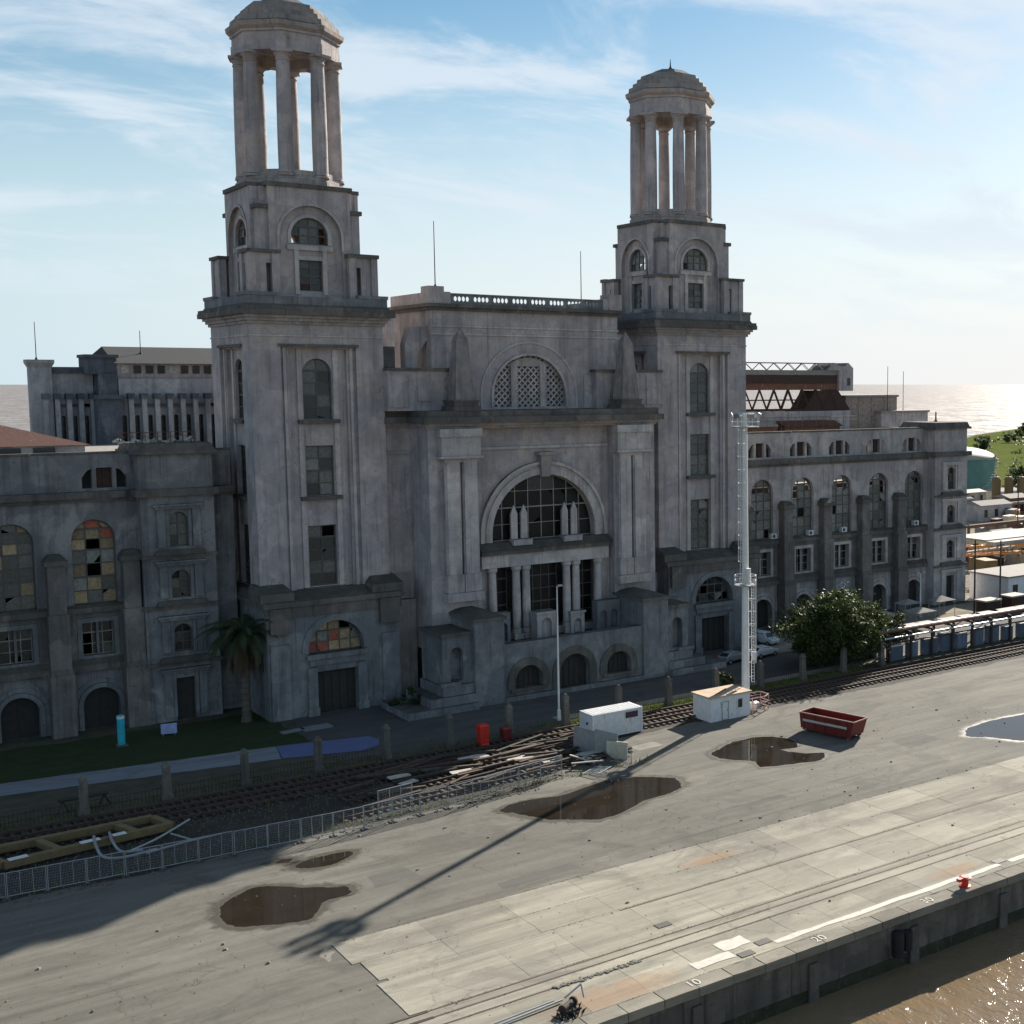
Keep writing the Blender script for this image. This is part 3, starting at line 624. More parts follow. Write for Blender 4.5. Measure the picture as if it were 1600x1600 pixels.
# ------------------------------------------------------------------ window builder (bars = the window, panes = its pieces)
def window(parent, Mx, y, cx, hw, z0, zs, is_arch, nc, nr, pool=GLASS, miss=0.1, bar='bars', bw=0.06, rows_z=None, name='window', rg=random, top_miss=None):
    # drawn in the (x,z) plane at depth y, moved by the matrix Mx
    ztop = zs+hw if is_arch else zs
    outl = arch(cx, hw, z0, zs) if is_arch else rect(cx-hw, cx+hw, z0, zs)
    mb = MB(Mx)
    xs = [cx-hw+2*hw*i/nc for i in range(nc+1)]; zs_ = rows_z or [z0+(ztop-z0)*i/nr for i in range(nr+1)]
    def hgt(x):
        return zs+math.sqrt(max(0, hw*hw-(x-cx)**2)) if is_arch else zs
    def wid(z):
        return hw if (not is_arch or z <= zs) else math.sqrt(max(0, hw*hw-(z-zs)**2))
    for x in xs[1:-1]: mb.box(x-bw, x+bw, y-.07, y+.07, z0, hgt(x)-.01)
    for k, z in enumerate(zs_[1:-1]):
        ww = wid(z)
        if ww > .1: mb.box(cx-ww, cx+ww, y-.09, y+.09, z-bw*(1.5 if k % 2 else 0.8), z+bw*(1.5 if k % 2 else 0.8))
    if is_arch:
        mb.plate([archband(cx, hw-2*bw, hw+.02, zs, z0)], y-.08, y+.08)
        mb.box(cx-hw, cx+hw, y-.08, y+.08, z0, z0+2*bw)
    else:
        for a, b in ((cx-hw, cx-hw+2*bw), (cx+hw-2*bw, cx+hw)): mb.box(a, b, y-.08, y+.08, z0, zs)
        mb.box(cx-hw+2*bw, cx+hw-2*bw, y-.08, y+.08, z0, z0+2*bw); mb.box(cx-hw+2*bw, cx+hw-2*bw, y-.08, y+.08, zs-2*bw, zs)
    win = mb.build(name, M[bar], parent); main = 'pane_tan' if pool is WARM else rg.choice(pool)
    for i in range(nc):
        for j in range(nr):
            if rg.random() < (top_miss if (top_miss and j >= nr-2) else miss): continue
            cell = [(xs[i], zs_[j]), (xs[i+1], zs_[j]), (xs[i+1], zs_[j+1]), (xs[i], zs_[j+1])]
            if rg.random() < 0.14:      # broken pane: a corner is gone
                k = rg.randrange(4); a, b, c = cell[k-1], cell[k], cell[(k+1) % 4]
                u, v = rg.uniform(.3, .8), rg.uniform(.3, .8)
                cell = cell[:k] + [(b[0]+(a[0]-b[0])*u, b[1]+(a[1]-b[1])*u), (b[0]+(c[0]-b[0])*v, b[1]+(c[1]-b[1])*v)] + cell[k+1:]
            p = clip_convex(cell, outl)
            if len(p) < 3: continue
            pm = MB(Mx); t1, t2 = rg.uniform(-.03, .03), rg.uniform(-.03, .03)
            mxx = sum(q[0] for q in p)/len(p); mzz = sum(q[1] for q in p)/len(p); n_ = len(p)
            fr = [(q[0], y+t1*(q[0]-mxx)+t2*(q[1]-mzz), q[1]) for q in p]
            pm.add(fr + [(a, b+.03, c) for a, b, c in fr], [tuple(range(n_)), tuple(range(2*n_-1, n_-1, -1))] + [(a, (a+1) % n_, n_+(a+1) % n_, n_+a) for a in range(n_)])
            pm.build('pane', M[main if rg.random() < (.3 if pool is WARM else .68) else rg.choice(pool)], win)
    return win
ID = Matrix.Identity(4)
def rotz(k): return Matrix.Rotation(-k*math.pi/2, 4, 'Z')   # k=1 turns the front (-Y) to the left (-X)

# ------------------------------------------------------------------ the two towers
TC = 147.2
def make_tower(cx, label, seed):
    rg = random.Random(seed)
    T = thing('stone_tower', label, 'tower', (cx, TC, 0), 'twin towers of the old power station')
    HW = 7.2
    # base block (front at 9.5 in front of the centre)
    mb = MB()
    mb.plate([[(-7.35, 0), (7.35, 0), (7.35, 12.2), (-7.35, 12.2)], arch(0.0, 3.05, 6.7, 7.2), rect(-2.25, 2.25, 0.01, 4.75)], -9.5, -8.3)
    mb.box(-7.35, -6.3, -8.3, 7.35, 0, 12.2); mb.box(6.3, 7.35, -8.3, 7.35, 0, 12.2); mb.box(-6.3, 6.3, 6.4, 7.35, 0, 12.2)
    mb.build('base', M['stucco_blue'], T)
    mb = MB()
    mb.plate([archband(0, 3.05, 3.75, 7.2, 6.9)], -9.62, -9.5)
    mb.box(-3.3, 3.3, -9.95, -9.5, 6.2, 6.75); mb.box(-3.0, 3.0, -9.75, -9.5, 5.5, 6.2)
    mb.build('portal_moulding', M['stucco_blue'], T)
    mb = MB()
    for s in (-1, 1):
        mb.box(s*2.75-.5, s*2.75+.5, -9.85, -9.5, 0, 5.3); mb.box(s*2.75-.6, s*2.75+.6, -9.95, -9.5, 0, .9)
        mb.box(s*6.1-1.0, s*6.1+1.0, -9.75, -9.5, 0, 8.2)
    mb.build('portal_pier', M['stucco_blue'], T)
    mb = MB(); mb.box(-2.25, 2.25, -8.7, -8.55, 0, 4.75)
    for i in range(5): mb.box(-2.2+.9*i, -1.5+.9*i, -8.78, -8.7, .2, 4.4)
    mb.build('door', M['wood_door'], T)
    window(T, ID, -8.7, 0, 3.05, 6.75, 7.2, True, 5, 3, WARM if cx < 60 else GLASS, .06, rg=rg)
    # sloped weathering above the base, corner plinths
    mb = MB()
    mb.box(-7.75, 7.75, -9.9, 7.75, 12.2, 12.75); mb.box(-7.5, 7.5, -9.66, -9.5, 11.0, 12.2)
    mb.frustum((-7.6, 7.6, -9.7, 7.6), 12.75, (-7.21, 7.21, -7.5, 7.21), 13.5)
    mb.build('base_ledge', M['grime'], T)
    mb = MB()
    for s in (-1, 1):
        for q in (-1, 1):
            y0, y1 = (-9.45, -5.2) if q < 0 else (5.2, 7.65)
            x0, x1 = sorted((s*7.85, s*4.3))
            mb.box(x0, x1, y0, y1, 12.76, 13.7); mb.frustum((x0, x1, y0, y1), 13.7, (x0+.3*(s > 0)+.25, x1-.3*(s < 0)-.25, y0+1.9, y1), 14.4)
            mb.box(s*6.0-1.1, s*6.0+1.1, -10.1, -9.5, 9.4, 12.15) if q < 0 else None
    mb.build('corner_plinth', M['grime'], T)
    # shaft: three layers of wall per side, windows in the innermost
    mb = MB(); ribs = MB(); sills = MB()
    for k in range(4):
        Mx = rotz(k); mb.M = Mx; ribs.M = Mx; sills.M = Mx
        e1, e2, e3 = (7.2, 6.75, 6.35) if k % 2 == 0 else (6.75, 6.35, 5.6)
        def U(e, i, zt): return [(-e, 12.8), (-i, 12.8), (-i, zt), (i, zt), (i, 12.8), (e, 12.8), (e, 42.3), (-e, 42.3)]
        mb.plate([U(e1, 4.1, 40.0)], -7.2, -6.75)
        mb.plate([U(e2, 3.15, 39.75)], -6.75, -6.35)
        mb.plate([rect(-e3, e3, 12.8, 42.3), arch(0, 1.58, 32.1, 37.12), rect(-1.55, 1.55, 23.7, 29.2), rect(-1.55, 1.55, 13.7, 20.4)], -6.35, -5.6)
        for s in (-1, 1):
            ribs.box(s*3.62-.16, s*3.62+.16, -6.92, -6.75, 12.9, 39.98)
            ribs.box(s*1.95-.27, s*1.95+.27, -6.52, -6.35, 13.3, 39.7)
            if k % 2 == 0: ribs.box(s*7.2-.06-.5*(s > 0), s*7.2+.06+.5*(s < 0), -7.36, -7.2, 13, 41.4) if False else None
        sills.box(-4.35, 4.35, -7.42, -7.2, 39.92, 40.22)
        ribs.box(-7.2, 7.2, -7.29, -7.2, 41.0, 41.15) if k % 2 == 0 else ribs.box(-7.28, 7.28, -7.29, -7.2, 41.0, 41.15)
        for z in (31.65, 23.25): sills.box(-2.25, 2.25, -6.95, -6.35, z, z+.42)
        sills.box(-2.25, 2.25, -6.9, -6.35, 13.1, 13.6)
    mb.build('shaft_wall', M['stucco'], T); ribs.build('shaft_moulding', M['stucco_pale'], T); sills.build('window_sill', M['grime'], T)
    mb = MB()
    for z in (12.9, 22.0, 30.8, 41.6): mb.box(-5.55, 5.55, -5.55, 5.55, z, z+.3)
    mb.build('floor', M['dark_in'], T)
    for k in (0, 1):
        Mx = rotz(k); g = GLASS if k == 0 else DARK
        window(T, Mx, -5.95, 0, 1.58, 32.1, 37.12, True, 2, 5, g, .06, rg=rg)
        window(T, Mx, -5.95, 0, 1.55, 23.7, 29.2, False, 2, 4, g, .1, rg=rg)
        window(T, Mx, -5.95, 0, 1.55, 13.7, 20.4, False, 2, 5, g, .05, rg=rg)
    # main cornice
    mb = MB()
    for e, za, zb in ((0.22, 42.3, 42.62), (0.45, 42.62, 42.95), (0.7, 42.95, 43.25)): mb.plate([jag(-HW-e, HW+e, -HW-e, HW+e, rg, amp=.03, chip=.08, deep=.2)], za, zb, 'Z')
    mb.build('cornice_moulding', M['trim'], T)
    mb = MB()
    q = HW+1.12
    # projecting slab, chipped here and there along the edge
    mb.plate([jag(-q, q, -q, q, rg)], 43.25, 43.8, 'Z'); mb.plate([jag(-q+.08, q-.08, -q+.08, q-.08, rg, chip=.2)], 43.8, 44.15, 'Z')
    mb.frustum((-q+.5, q-.5, -q+.5, q-.5), 44.15, (-HW-.5, HW+.5, -HW-.5, HW+.5), 44.4)
    mb.build('cornice_slab', M['grime'], T)
    mb = MB(); e = HW+.45
    mb.box(-e, e, -e, e, 44.4, 45.25)
    for s in (-1, 1):
        for r_ in (-1, 1): mb.box(s*(e-1.6)-1.7, s*(e-1.6)+1.7, r_*(e-1.6)-1.7, r_*(e-1.6)+1.7, 45.25, 45.62)
    mb.build('blocking_course', M['stucco_blue'], T)
    # belfry stage: cross-shaped body with lower corners
    mb = MB()
    for s in (-1, 1):
        for r_ in (-1, 1): 
            x0, x1 = sorted((s*4.35, s*5.55)); y0, y1 = sorted((r_*4.35, r_*5.55)); mb.box(x0, x1, y0, y1, 45.25, 54.5)
    mb.build('corner_pier', M['stucco'], T)
    cap = MB()
    for s in (-1, 1):
        for r_ in (-1, 1):
            x0, x1 = sorted((s*4.0, s*5.8)); y0, y1 = sorted((r_*4.0, r_*5.8)); cap.box(x0, x1, y0, y1, 54.5, 54.95)
    mb = MB(); arcs = MB()
    for k in range(4):
        mb.M = arcs.M = cap.M = rotz(k)
        e1, e2 = (4.4, 4.4)
        mb.plate([[(-e1, 45.25), (-3.45, 45.25), (-3.45, 51.75)] + [(3.45*math.cos(math.pi-math.pi*i/20), 51.75+3.45*math.sin(math.pi*i/20)) for i in range(1, 20)] + [(3.45, 51.75), (3.45, 45.25), (e1, 45.25), (e1, 56.9), (-e1, 56.9)]], -5.9, -5.5)
        mb.plate([rect(-4.3, 4.3, 45.25, 56.9), arch(0, 2.0, 51.0, 51.85), rect(-1.28, 1.28, 46.0, 49.3)], -5.5, -4.95)
        arcs.plate([archband(0, 3.35, 3.6, 51.75, 50.4)], -6.0, -5.9)
        arcs.plate([archband(0, 2.0, 2.35, 51.85, 51.0)], -5.62, -5.5)
        arcs.box(-2.5, 2.5, -5.75, -5.5, 50.35, 50.85); arcs.box(-1.75, -1.28, -5.7, -5.5, 45.6, 50.35); arcs.box(1.28, 1.75, -5.7, -5.5, 45.6, 50.35); arcs.box(-1.28, 1.28, -5.66, -5.5, 49.3, 49.75)
        cap.box(-4.65 if k % 2 == 0 else -4.2, 4.65 if k % 2 == 0 else 4.2, -6.12, -4.2, 56.9, 57.35)
    mb.M = None
    for s in (-1, 1):
        for r_ in (-1, 1): x0, x1 = sorted((s*4.25, s*4.97)); y0, y1 = sorted((r_*4.25, r_*4.97)); mb.box(x0, x1, y0, y1, 45.3, 56.89)
    mb.build('belfry_wall', M['stucco'], T); arcs.build('belfry_moulding', M['stucco_pale'], T); cap.build('belfry_cap', M['grime'], T)
    for k in (0, 1):
        window(T, rotz(k), -5.2, 0, 2.0, 51.0, 51.85, True, 4, 3, GLASS, .18, rg=rg)
        window(T, rotz(k), -5.2, 0, 1.28, 46.0, 49.3, False, 2, 4, GLASS, .05, rg=rg)
    mb = MB(); mb.box(-4.9, 4.9, -4.9, 4.9, 45.26, 45.5); mb.box(-4.19, 4.19, -4.19, 4.19, 56.6, 57.36); mb.build('floor', M['dark_in'], T)
    # corner screens round the belfry: pillars, slotted walls, cap
    mb = MB(); cp = MB()
    for s in (-1, 1):
        for r_ in (-1, 1):
            def bx(m, a, b, c, d, z0, z1):
                x0, x1 = sorted((s*a, s*b)); y0, y1 = sorted((r_*c, r_*d)); m.box(x0, x1, y0, y1, z0, z1)
            bx(mb, 6.25, 6.95, 6.25, 6.95, 45.62, 49.75)
            bx(mb, 3.75, 4.55, 6.2, 6.95, 45.3, 49.75); bx(mb, 6.2, 6.95, 3.75, 4.55, 45.3, 49.75)
            bx(mb, 5.1, 6.25, 6.4, 6.75, 45.62, 49.75); bx(mb, 6.4, 6.75, 5.1, 6.25, 45.62, 49.75)
            bx(mb, 4.55, 5.1, 6.4, 6.75, 48.7, 49.75); bx(mb, 6.4, 6.75, 4.55, 5.1, 48.7, 49.75)
            bx(cp, 3.6, 7.1, 5.8, 7.1, 49.75, 50.15+rg.uniform(-.06, .08)); bx(cp, 5.8, 7.1, 3.6, 5.8, 49.75, 50.15+rg.uniform(-.06, .06))
    mb.build('corner_screen', M['stucco'], T); cp.build('screen_cap', M['grime'], T)
    # peristyle: eight columns on an octagon
    a0 = R(22.5)
    mb = MB(); mb.ngon([(5.75, 57.36), (5.75, 57.9), (5.6, 57.95), (5.6, 58.25)], 8, a0)
    for i in range(8):       # low plinth walls between the columns
        a = a0+R(45)*i+R(22.5)
        mb.M = Matrix.Rotation(a, 4, 'Z'); mb.box(4.1, 4.8, -1.2, 1.2, 58.25, 59.0); mb.M = None
    mb.build('peristyle_base', M['trim'], T)
    cmh = MB()
    prof = [(0.92, 58.25), (0.92, 58.5), (0.84, 58.62), (0.80, 58.9), (0.81, 62), (0.78, 66), (0.70, 70.0), (0.69, 70.35), (0.76, 70.4), (0.76, 70.55), (0.70, 70.6), (0.72, 70.75), (0.98, 71.1)]
    cmh.ngon(prof, 16); cmh.box(-1.05, 1.05, -1.05, 1.05, 71.1, 71.42)
    colm = cmh.mesh('column'); colm.materials.append(M['stucco'])
    for p in colm.polygons: p.use_smooth = len(p.vertices) == 4 and abs(p.normal.z) < .5 and p.center.z < 71
    for i in range(8):
        o = bpy.data.objects.new('column', colm); col.objects.link(o); o.parent = T
        a = a0+R(45)*i; o.location = (4.82*math.cos(a), 4.82*math.sin(a), 0); o.rotation_euler = (0, 0, a)
    mb = MB()
    ro = [(5.66*math.cos(a0+R(45)*i), 5.66*math.sin(a0+R(45)*i)) for i in range(8)]; ri = [(4.0*math.cos(a0+R(45)*i), 4.0*math.sin(a0+R(45)*i)) for i in range(8)]
    mb.plate([ro, ri], 71.42, 72.5, 'Z')
    mb.ngon([(5.56, 72.5), (5.56, 73.3), (5.75, 73.35), (5.75, 73.6)], 8, a0)
    mb.build('entablature', M['stucco'], T)
    mb = MB(); mb.ngon([(5.8, 73.6), (6.1, 73.9), (6.18, 74.35), (5.95, 74.5)], 8, a0); mb.build('top_cornice', M['trim'], T)
    mb = MB()
    steps = [(5.75, 74.5), (5.65, 75.15), (5.2, 75.22), (5.12, 75.75), (4.62, 75.82), (4.55, 76.35), (4.1, 76.42), (4.0, 76.85), (3.4, 76.95), (2.0, 77.7), (0.8, 77.95)]
    mb.ngon(steps, 8, a0); mb.build('stepped_dome', M['dome'], T)
    mb = MB(); mb.cyl((0, 0, 77.9), (0, 0, 78.3), .35, .2, 8); mb.cyl((0, 0, 78.3), (0, 0, 79.4), .12, .03, 6); mb.build('finial', M['rust_dark'], T)
    return T
make_tower(48.75, 'near stone tower with columned lantern, left of the entrance arch', 11)
make_tower(99.9, 'far stone tower with columned lantern, right of the entrance arch', 12)

M['lun_back'] = stucco('dusty_lunette_wall', (0.33, 0.305, 0.298))
# ------------------------------------------------------------------ entrance block between the towers
XC = 74.3
E_ = thing('entrance_block', 'ruined entrance block with giant glazed arch between the two towers', 'building', (XC, 138, 0), world=True)
def mir(f):
    for s in (-1, 1): f(s)
def xb(mb, s, a, b, y0, y1, z0, z1):
    x0, x1 = sorted((XC+s*a, XC+s*b)); mb.box(x0, x1, y0, y1, z0, z1)
mb = MB(); panels = MB()
for s in (-1, 1):
    xb(mb, s, 15.1, 18.5, 141.0, 143.0, 0, 30.9)           # link walls
    xb(panels, s, 15.6, 17.9, 140.82, 141.0, 14.0, 14.3); xb(panels, s, 15.3, 18.4, 140.75, 141.0, 28.0, 28.3)
    xb(panels, s, 15.2, 18.4, 140.3, 141.0, 0, 11.2)
mb.build('link_wall', M['stucco'], E_); panels.build('link_moulding', M['trim'], E_)
mb = MB()
for s in (-1, 1): xb(mb, s, 9.1, 15.1, 136.0, 143.0, 5.5, 30.9)
mb.build('pier_wall', M['stucco'], E_)
mb = MB(); ped = MB(); ent = MB()
for s in (-1, 1):
    for a in (9.45, 11.55):
        xb(mb, s, a, a+1.85, 135.42, 136.0, 14.3, 27.1)
        x0, x1 = sorted((XC+s*(a+.15), XC+s*(a+1.7))); mb.frustum((x0, x1, 135.2, 135.42), 14.3, (x0, x1, 135.25, 135.42), 27.1)
        xb(ped, s, a-.08, a+1.93, 135.1, 136.0, 12.2, 14.3)
        xb(ent, s, a-.1, a+1.95, 135.2, 136.0, 27.1, 27.7)
    xb(ent, s, 9.15, 13.9, 135.0, 136.0, 27.7, 30.0); xb(ent, s, 8.95, 14.2, 134.75, 136.0, 27.55, 27.8); xb(ent, s, 9.0, 14.1, 134.8, 136.0, 30.0, 30.9)
    xb(ped, s, 9.15, 13.7, 134.8, 136.0, 11.2, 12.2)
mb.build('pilaster', M['stucco_pale'], E_); ped.build('pilaster_pedestal', M['stucco'], E_); ent.build('pilaster_entablature', M['stucco_pale'], E_)
# arch wall
mb = MB()
mb.plate([rect(XC-9.1, XC+9.1, 5.5, 30.9), arch(XC, 6.95, 17.3, 18.2, 30), rect(XC-7.5, XC+7.5, 6.4, 14.35)], 137.4, 138.7)
mb.build('arch_wall', M['stucco'], E_)
mb = MB()
mb.plate([archband(XC, 6.95, 7.75, 18.2, 17.35, 36)], 137.0, 137.4); mb.plate([archband(XC, 7.75, 8.15, 18.2, 17.35, 36)], 137.15, 137.4); mb.plate([archband(XC, 8.15, 8.5, 18.2, 17.35, 36)], 136.85, 137.4)
mb.build('arch_moulding', M['stucco_pale'], E_)
mb = MB(); mb.frustum((XC-.55, XC+.55, 136.6, 137.4), 24.9, (XC-.8, XC+.8, 136.3, 137.4), 27.5); mb.box(XC-1.1, XC+1.1, 136.1, 137.4, 27.5, 27.85); mb.build('keystone', M['trim'], E_)
mb = MB(); mb.box(XC-8.7, XC+8.7, 136.3, 137.4, 15.9, 16.5); mb.frustum((XC-8.9, XC+8.9, 136.0, 137.41), 16.5, (XC-8.7, XC+8.7, 136.9, 137.41), 17.3); mb.build('arch_sill', M['grime'], E_)
mb = MB(); mb.box(XC-8.6, XC+8.6, 136.6, 137.4, 14.4, 15.9); mb.build('colonnade_lintel', M['stucco_pale'], E_)
mb = MB(); mb.box(XC-9, XC+9, 134.9, 137.39, 28.2, 28.5) if False else mb.box(XC-9.0, XC+9.0, 137.15, 137.4, 28.3, 28.6); mb.build('string_course', M['stucco_pale'], E_)
win = window(E_, ID, 138.1, XC, 6.95, 17.35, 18.2, True, 8, 4, BLACK, .04, 'bars_pale', .05, name='arch_window')
window(E_, ID, 138.5, XC, 2.2, 6.4, 14.35, False, 4, 5, BLACK, .05, 'bars', .05, name='colonnade_window')
for s in (-1, 1): window(E_, ID, 138.5, XC+s*5.85, 1.3, 6.4, 14.35, False, 2, 5, BLACK, .05, 'bars', .05, name='colonnade_window')
# columns of the colonnade and the pointed slabs above them
colp = [(.58, 6.3), (.58, 6.9), (.5, 7.0), (.5, 10), (.44, 13.6), (.44, 13.75), (.6, 14.0), (.6, 14.4)]
for dx in (-7.15, -4.05, -2.75, 2.75, 4.05, 7.15):
    mb = MB(); mb.ngon(colp, 14, 0, (XC+dx, 136.95)); mb.box(XC+dx-.62, XC+dx+.62, 136.3, 137.39, 5.6, 6.3); mb.build('column', M['stucco_pale'], E_, smooth=False)
for dx in (-4.05, -2.75, 2.75, 4.05):
    mb = MB(); mb.box(XC+dx-.42, XC+dx+.42, 137.1, 137.45, 17.6, 20.6); mb.frustum((XC+dx-.42, XC+dx+.42, 137.1, 137.45), 20.6, (XC+dx-.03, XC+dx+.03, 137.2, 137.35), 21.6)
    mb.build('pointed_slab', M['stucco_pale'], E_)
for dx in (-3.4, 3.4):
    mb = MB(); mb.box(XC+dx-1.25, XC+dx+1.25, 136.2, 137.5, 16.9, 17.6); mb.build('slab_pedestal', M['stucco'], E_)
# main cornice
rgc = random.Random(17)
def cornice(mb, e, y_out, z0, z1):
    # follows link walls and the projecting centre
    mb.plate([jag(XC-15.1-e, XC+15.1+e, 136.0-y_out, 143, rgc, 'flr', chip=.14 if y_out > .7 else .06, deep=.45 if y_out > .7 else .2)], z0, z1, 'Z')
    for s in (-1, 1): xb(mb, s, 15.1+e, 18.45, 141.0-y_out, 143, z0, z1)
mb = MB(); cornice(mb, .2, .25, 30.9, 31.2); cornice(mb, .45, .6, 31.2, 31.5); mb.build('cornice_moulding', M['trim'], E_)
mb = MB(); cornice(mb, .8, 1.1, 31.5, 32.2); cornice(mb, .35, .5, 32.2, 32.9); mb.build('cornice_slab', M['grime'], E_)
# attic with lattice lunette
AY = 140.3
mb = MB()
lun = arch(XC, 4.85, 33.2, 34.5, 24)
mb.plate([rect(XC-12.5, XC+12.5, 32.9, 44.4), lun], AY, AY+1.6); mb.box(XC-12.5, XC-11.3, AY+1.6, 151, 32.9, 44.4); mb.box(XC+11.3, XC+12.5, AY+1.6, 151, 32.9, 44.4); mb.box(XC-11.3, XC+11.3, 150, 151, 32.9, 44.4)
mb.build('attic_wall', M['stucco'], E_)
mb = MB(); mb.plate([archband(XC, 4.85, 5.15, 34.5, 33.2, 30)], AY-.18, AY); mb.plate([archband(XC, 6.3, 6.55, 34.5, 33.0, 30)], AY-.1, AY)
for z in (41.6, 42.5): mb.box(XC-12.6, XC+12.6, AY-.12, AY, z, z+.2)
mb.build('attic_moulding', M['stucco_pale'], E_)
mb = MB()
for s in (-1, 1):
    xb(mb, s, 1.55, 2.35, AY+.25, AY+.75, 33.2, 38.3); xb(mb, s, 7.5, 12.5, AY-.12, AY, 32.95, 37.0)
mb.build('lunette_mullion', M['stucco_pale'], E_)
mb = MB()      # diagonal stone lattice
for sgn in (1, -1):
    for k in range(-13, 14):
        c0 = k*0.78
        pts = []
        for (a, b) in ((-4.9, 4.9),):
            # diagonal strip clipped to the lunette
            wd = .13
            quad = [(XC+c0-8-wd, 33.2+sgn*-8+4), (XC+c0-8+wd, 33.2+sgn*-8+4), (XC+c0+8+wd, 33.2+sgn*8+4), (XC+c0+8-wd, 33.2+sgn*8+4)]
            if sgn < 0: quad = quad[::-1]
            p = clip_convex(quad if True else quad, lun)
            if len(p) >= 3: mb.plate([p], AY+(.42 if sgn > 0 else .5), AY+(.58 if sgn > 0 else .66))
mb.build('lunette_lattice', M['stucco_pale'], E_)
mb = MB(); mb.plate([[(XC+4.6*math.cos(t_), 34.5+4.6*math.sin(t_)) for t_ in [math.pi*(.28+.44*i/14) for i in range(15)]]], AY+.3, AY+.7); mb.build('lunette_tympanum', M['stucco'], E_)
mb = MB(); mb.plate([arch(XC, 4.8, 33.25, 34.5, 24)], AY+.8, AY+.95); mb.build('lunette_backing', M['lun_back'], E_)
mb = MB(); mb.box(XC-11.3, XC+11.3, AY+1.65, AY+1.8, 32.9, 44); mb.box(XC-12.4, XC+12.4, AY+1.6, 150.9, 44.0, 44.39); mb.build('attic_inner', M['dark_in'], E_)
mb = MB(); mb.box(XC-12.8, XC+12.8, AY-.35, 151.3, 44.4, 44.75); mb.plate([jag(XC-13.1, XC+13.1, AY-.7, 151.6, rgc, 'flr')], 44.75, 45.15, 'Z'); mb.build('attic_cornice', M['grime'], E_)
holes = []
for gidx in range(8):
    gx = XC-8.75+gidx*2.5
    for j in range(4):
        hx = gx-.75+.5*j; holes.append([(hx-.19, 45.72), (hx, 45.47), (hx+.19, 45.72), (hx, 45.97)] if False else [(hx-.2, 45.62), (hx, 45.42), (hx+.2, 45.62), (hx+.2, 45.9), (hx, 46.1), (hx-.2, 45.9)])
mb = MB(); mb.plate([rect(XC-10.2, XC+10.2, 45.15, 46.25)]+holes, AY-.26, AY-.14); mb.box(XC-10.2, XC+10.2, AY-.35, AY+.0, 46.25, 46.38)
mb.build('pierced_parapet', M['stucco_blue'], E_)
mb = MB()
for s in (-1, 1):
    xb(mb, s, 11.0, 12.9, AY-.5, AY+1.6, 45.15, 47.1); xb(mb, s, 10.2, 11.0, AY-.45, AY+1.2, 45.15, 46.5); xb(mb, s, 11.3, 12.85, AY+1.6, 151, 45.15, 46.4)
mb.build('parapet_block', M['stucco'], E_)
# side shoulders of the attic, flying piers
mb = MB(); cap = MB(); pan = MB()
for s in (-1, 1):
    xb(mb, s, 8.6, 18.4, 139.0, 140.25, 32.9, 37.4); xb(cap, s, 8.4, 18.42, 138.8, 140.28, 37.4, 37.75); xb(pan, s, 13.2, 14.9, 138.85, 139.0, 34.0, 36.6); xb(pan, s, 9.5, 10.4, 138.85, 139.0, 33.2, 37.2); xb(pan, s, 15.9, 18.3, 138.88, 139.0, 33.3, 37.0)
    xb(mb, s, 12.5, 15.0, 143, 144.6, 32.9, 42.3) if s > 0 else None
mb.build('shoulder_wall', M['stucco'], E_); cap.build('shoulder_cap', M['grime'], E_); pan.build('shoulder_panel', M['stucco'], E_)
mb = MB(); mb.plate([[(XC-15.2, 32.9), (XC-14.0, 32.9), (XC-14.0, 37.0), (XC-13.6, 39.6), (XC-12.5, 41.0), (XC-12.5, 42.6), (XC-14.6, 42.4), (XC-15.2, 40.5)]], 141.4, 142.8)
mb.build('flying_buttress', M['stucco'], E_)
mb = MB(); xb(mb, 1, 12.3, 13.2, 139.6, AY, 40.2, 41.2); xb(mb, 1, 12.4, 13.0, 139.8, AY, 39.4, 40.2); mb.build('corbel', M['stucco_pale'], E_)
# roof slab behind the cornice (front terrace)
mb = MB(); mb.box(XC-14.9, XC+14.9, 143.0, 156, 30.5, 30.88); mb.build('terrace_roof', M['roof_grey'], E_)
mb = MB(); mb.box(XC-18.4, XC+18.4, 155, 156, 0, 30.4); mb.build('rear_wall', M['rear'], E_)
# lightning rods
for (x, y, z0, z1, lb) in ((63.0, 141.5, 47.1, 54.6, 'thin lightning rod on the left end of the pierced parapet'), (86.4, 148.5, 46.4, 53.2, 'thin lightning rod just left of the far tower lantern')):
    mb = MB(); mb.cyl((x, y, z0), (x, y, z1), .07, .045, 6); mb.cyl((x, y, z0), (x, y, z0+.3), .2, .12, 6); single(mb, 'lightning_rod', M['rust_dark'], lb, 'rod')
# obelisks on the cornice
for s, lb in ((-1, 'tapering stone obelisk on the cornice beside the near tower'), (1, 'tapering stone obelisk on the cornice beside the far tower')):
    ob = thing('obelisk', lb, 'obelisk', (XC+(-10.5 if s < 0 else 11.6), 137.0, 32.9), 'pair of obelisks above the entrance', world=True)
    x = XC+(-10.5 if s < 0 else 11.6); y = 137.0
    mb = MB(); mb.box(x-1.7, x+1.7, y-1.6, y+1.6, 32.9, 33.4); mb.box(x-1.45, x+1.45, y-1.4, y+1.4, 33.4, 33.9); mb.box(x-1.55, x+1.55, y-1.5, y+1.5, 33.9, 34.1); mb.build('pedestal', M['grime'], ob)
    mb = MB(); mb.frustum((x-1.22, x+1.22, y-1.15, y+1.15), 34.1, (x-.68, x+.68, y-.62, y+.62), 41.0); mb.frustum((x-.68, x+.68, y-.62, y+.62), 41.0, (x-.05, x+.05, y-.05, y+.05), 42.3); mb.build('shaft', M['obelisk'], ob)
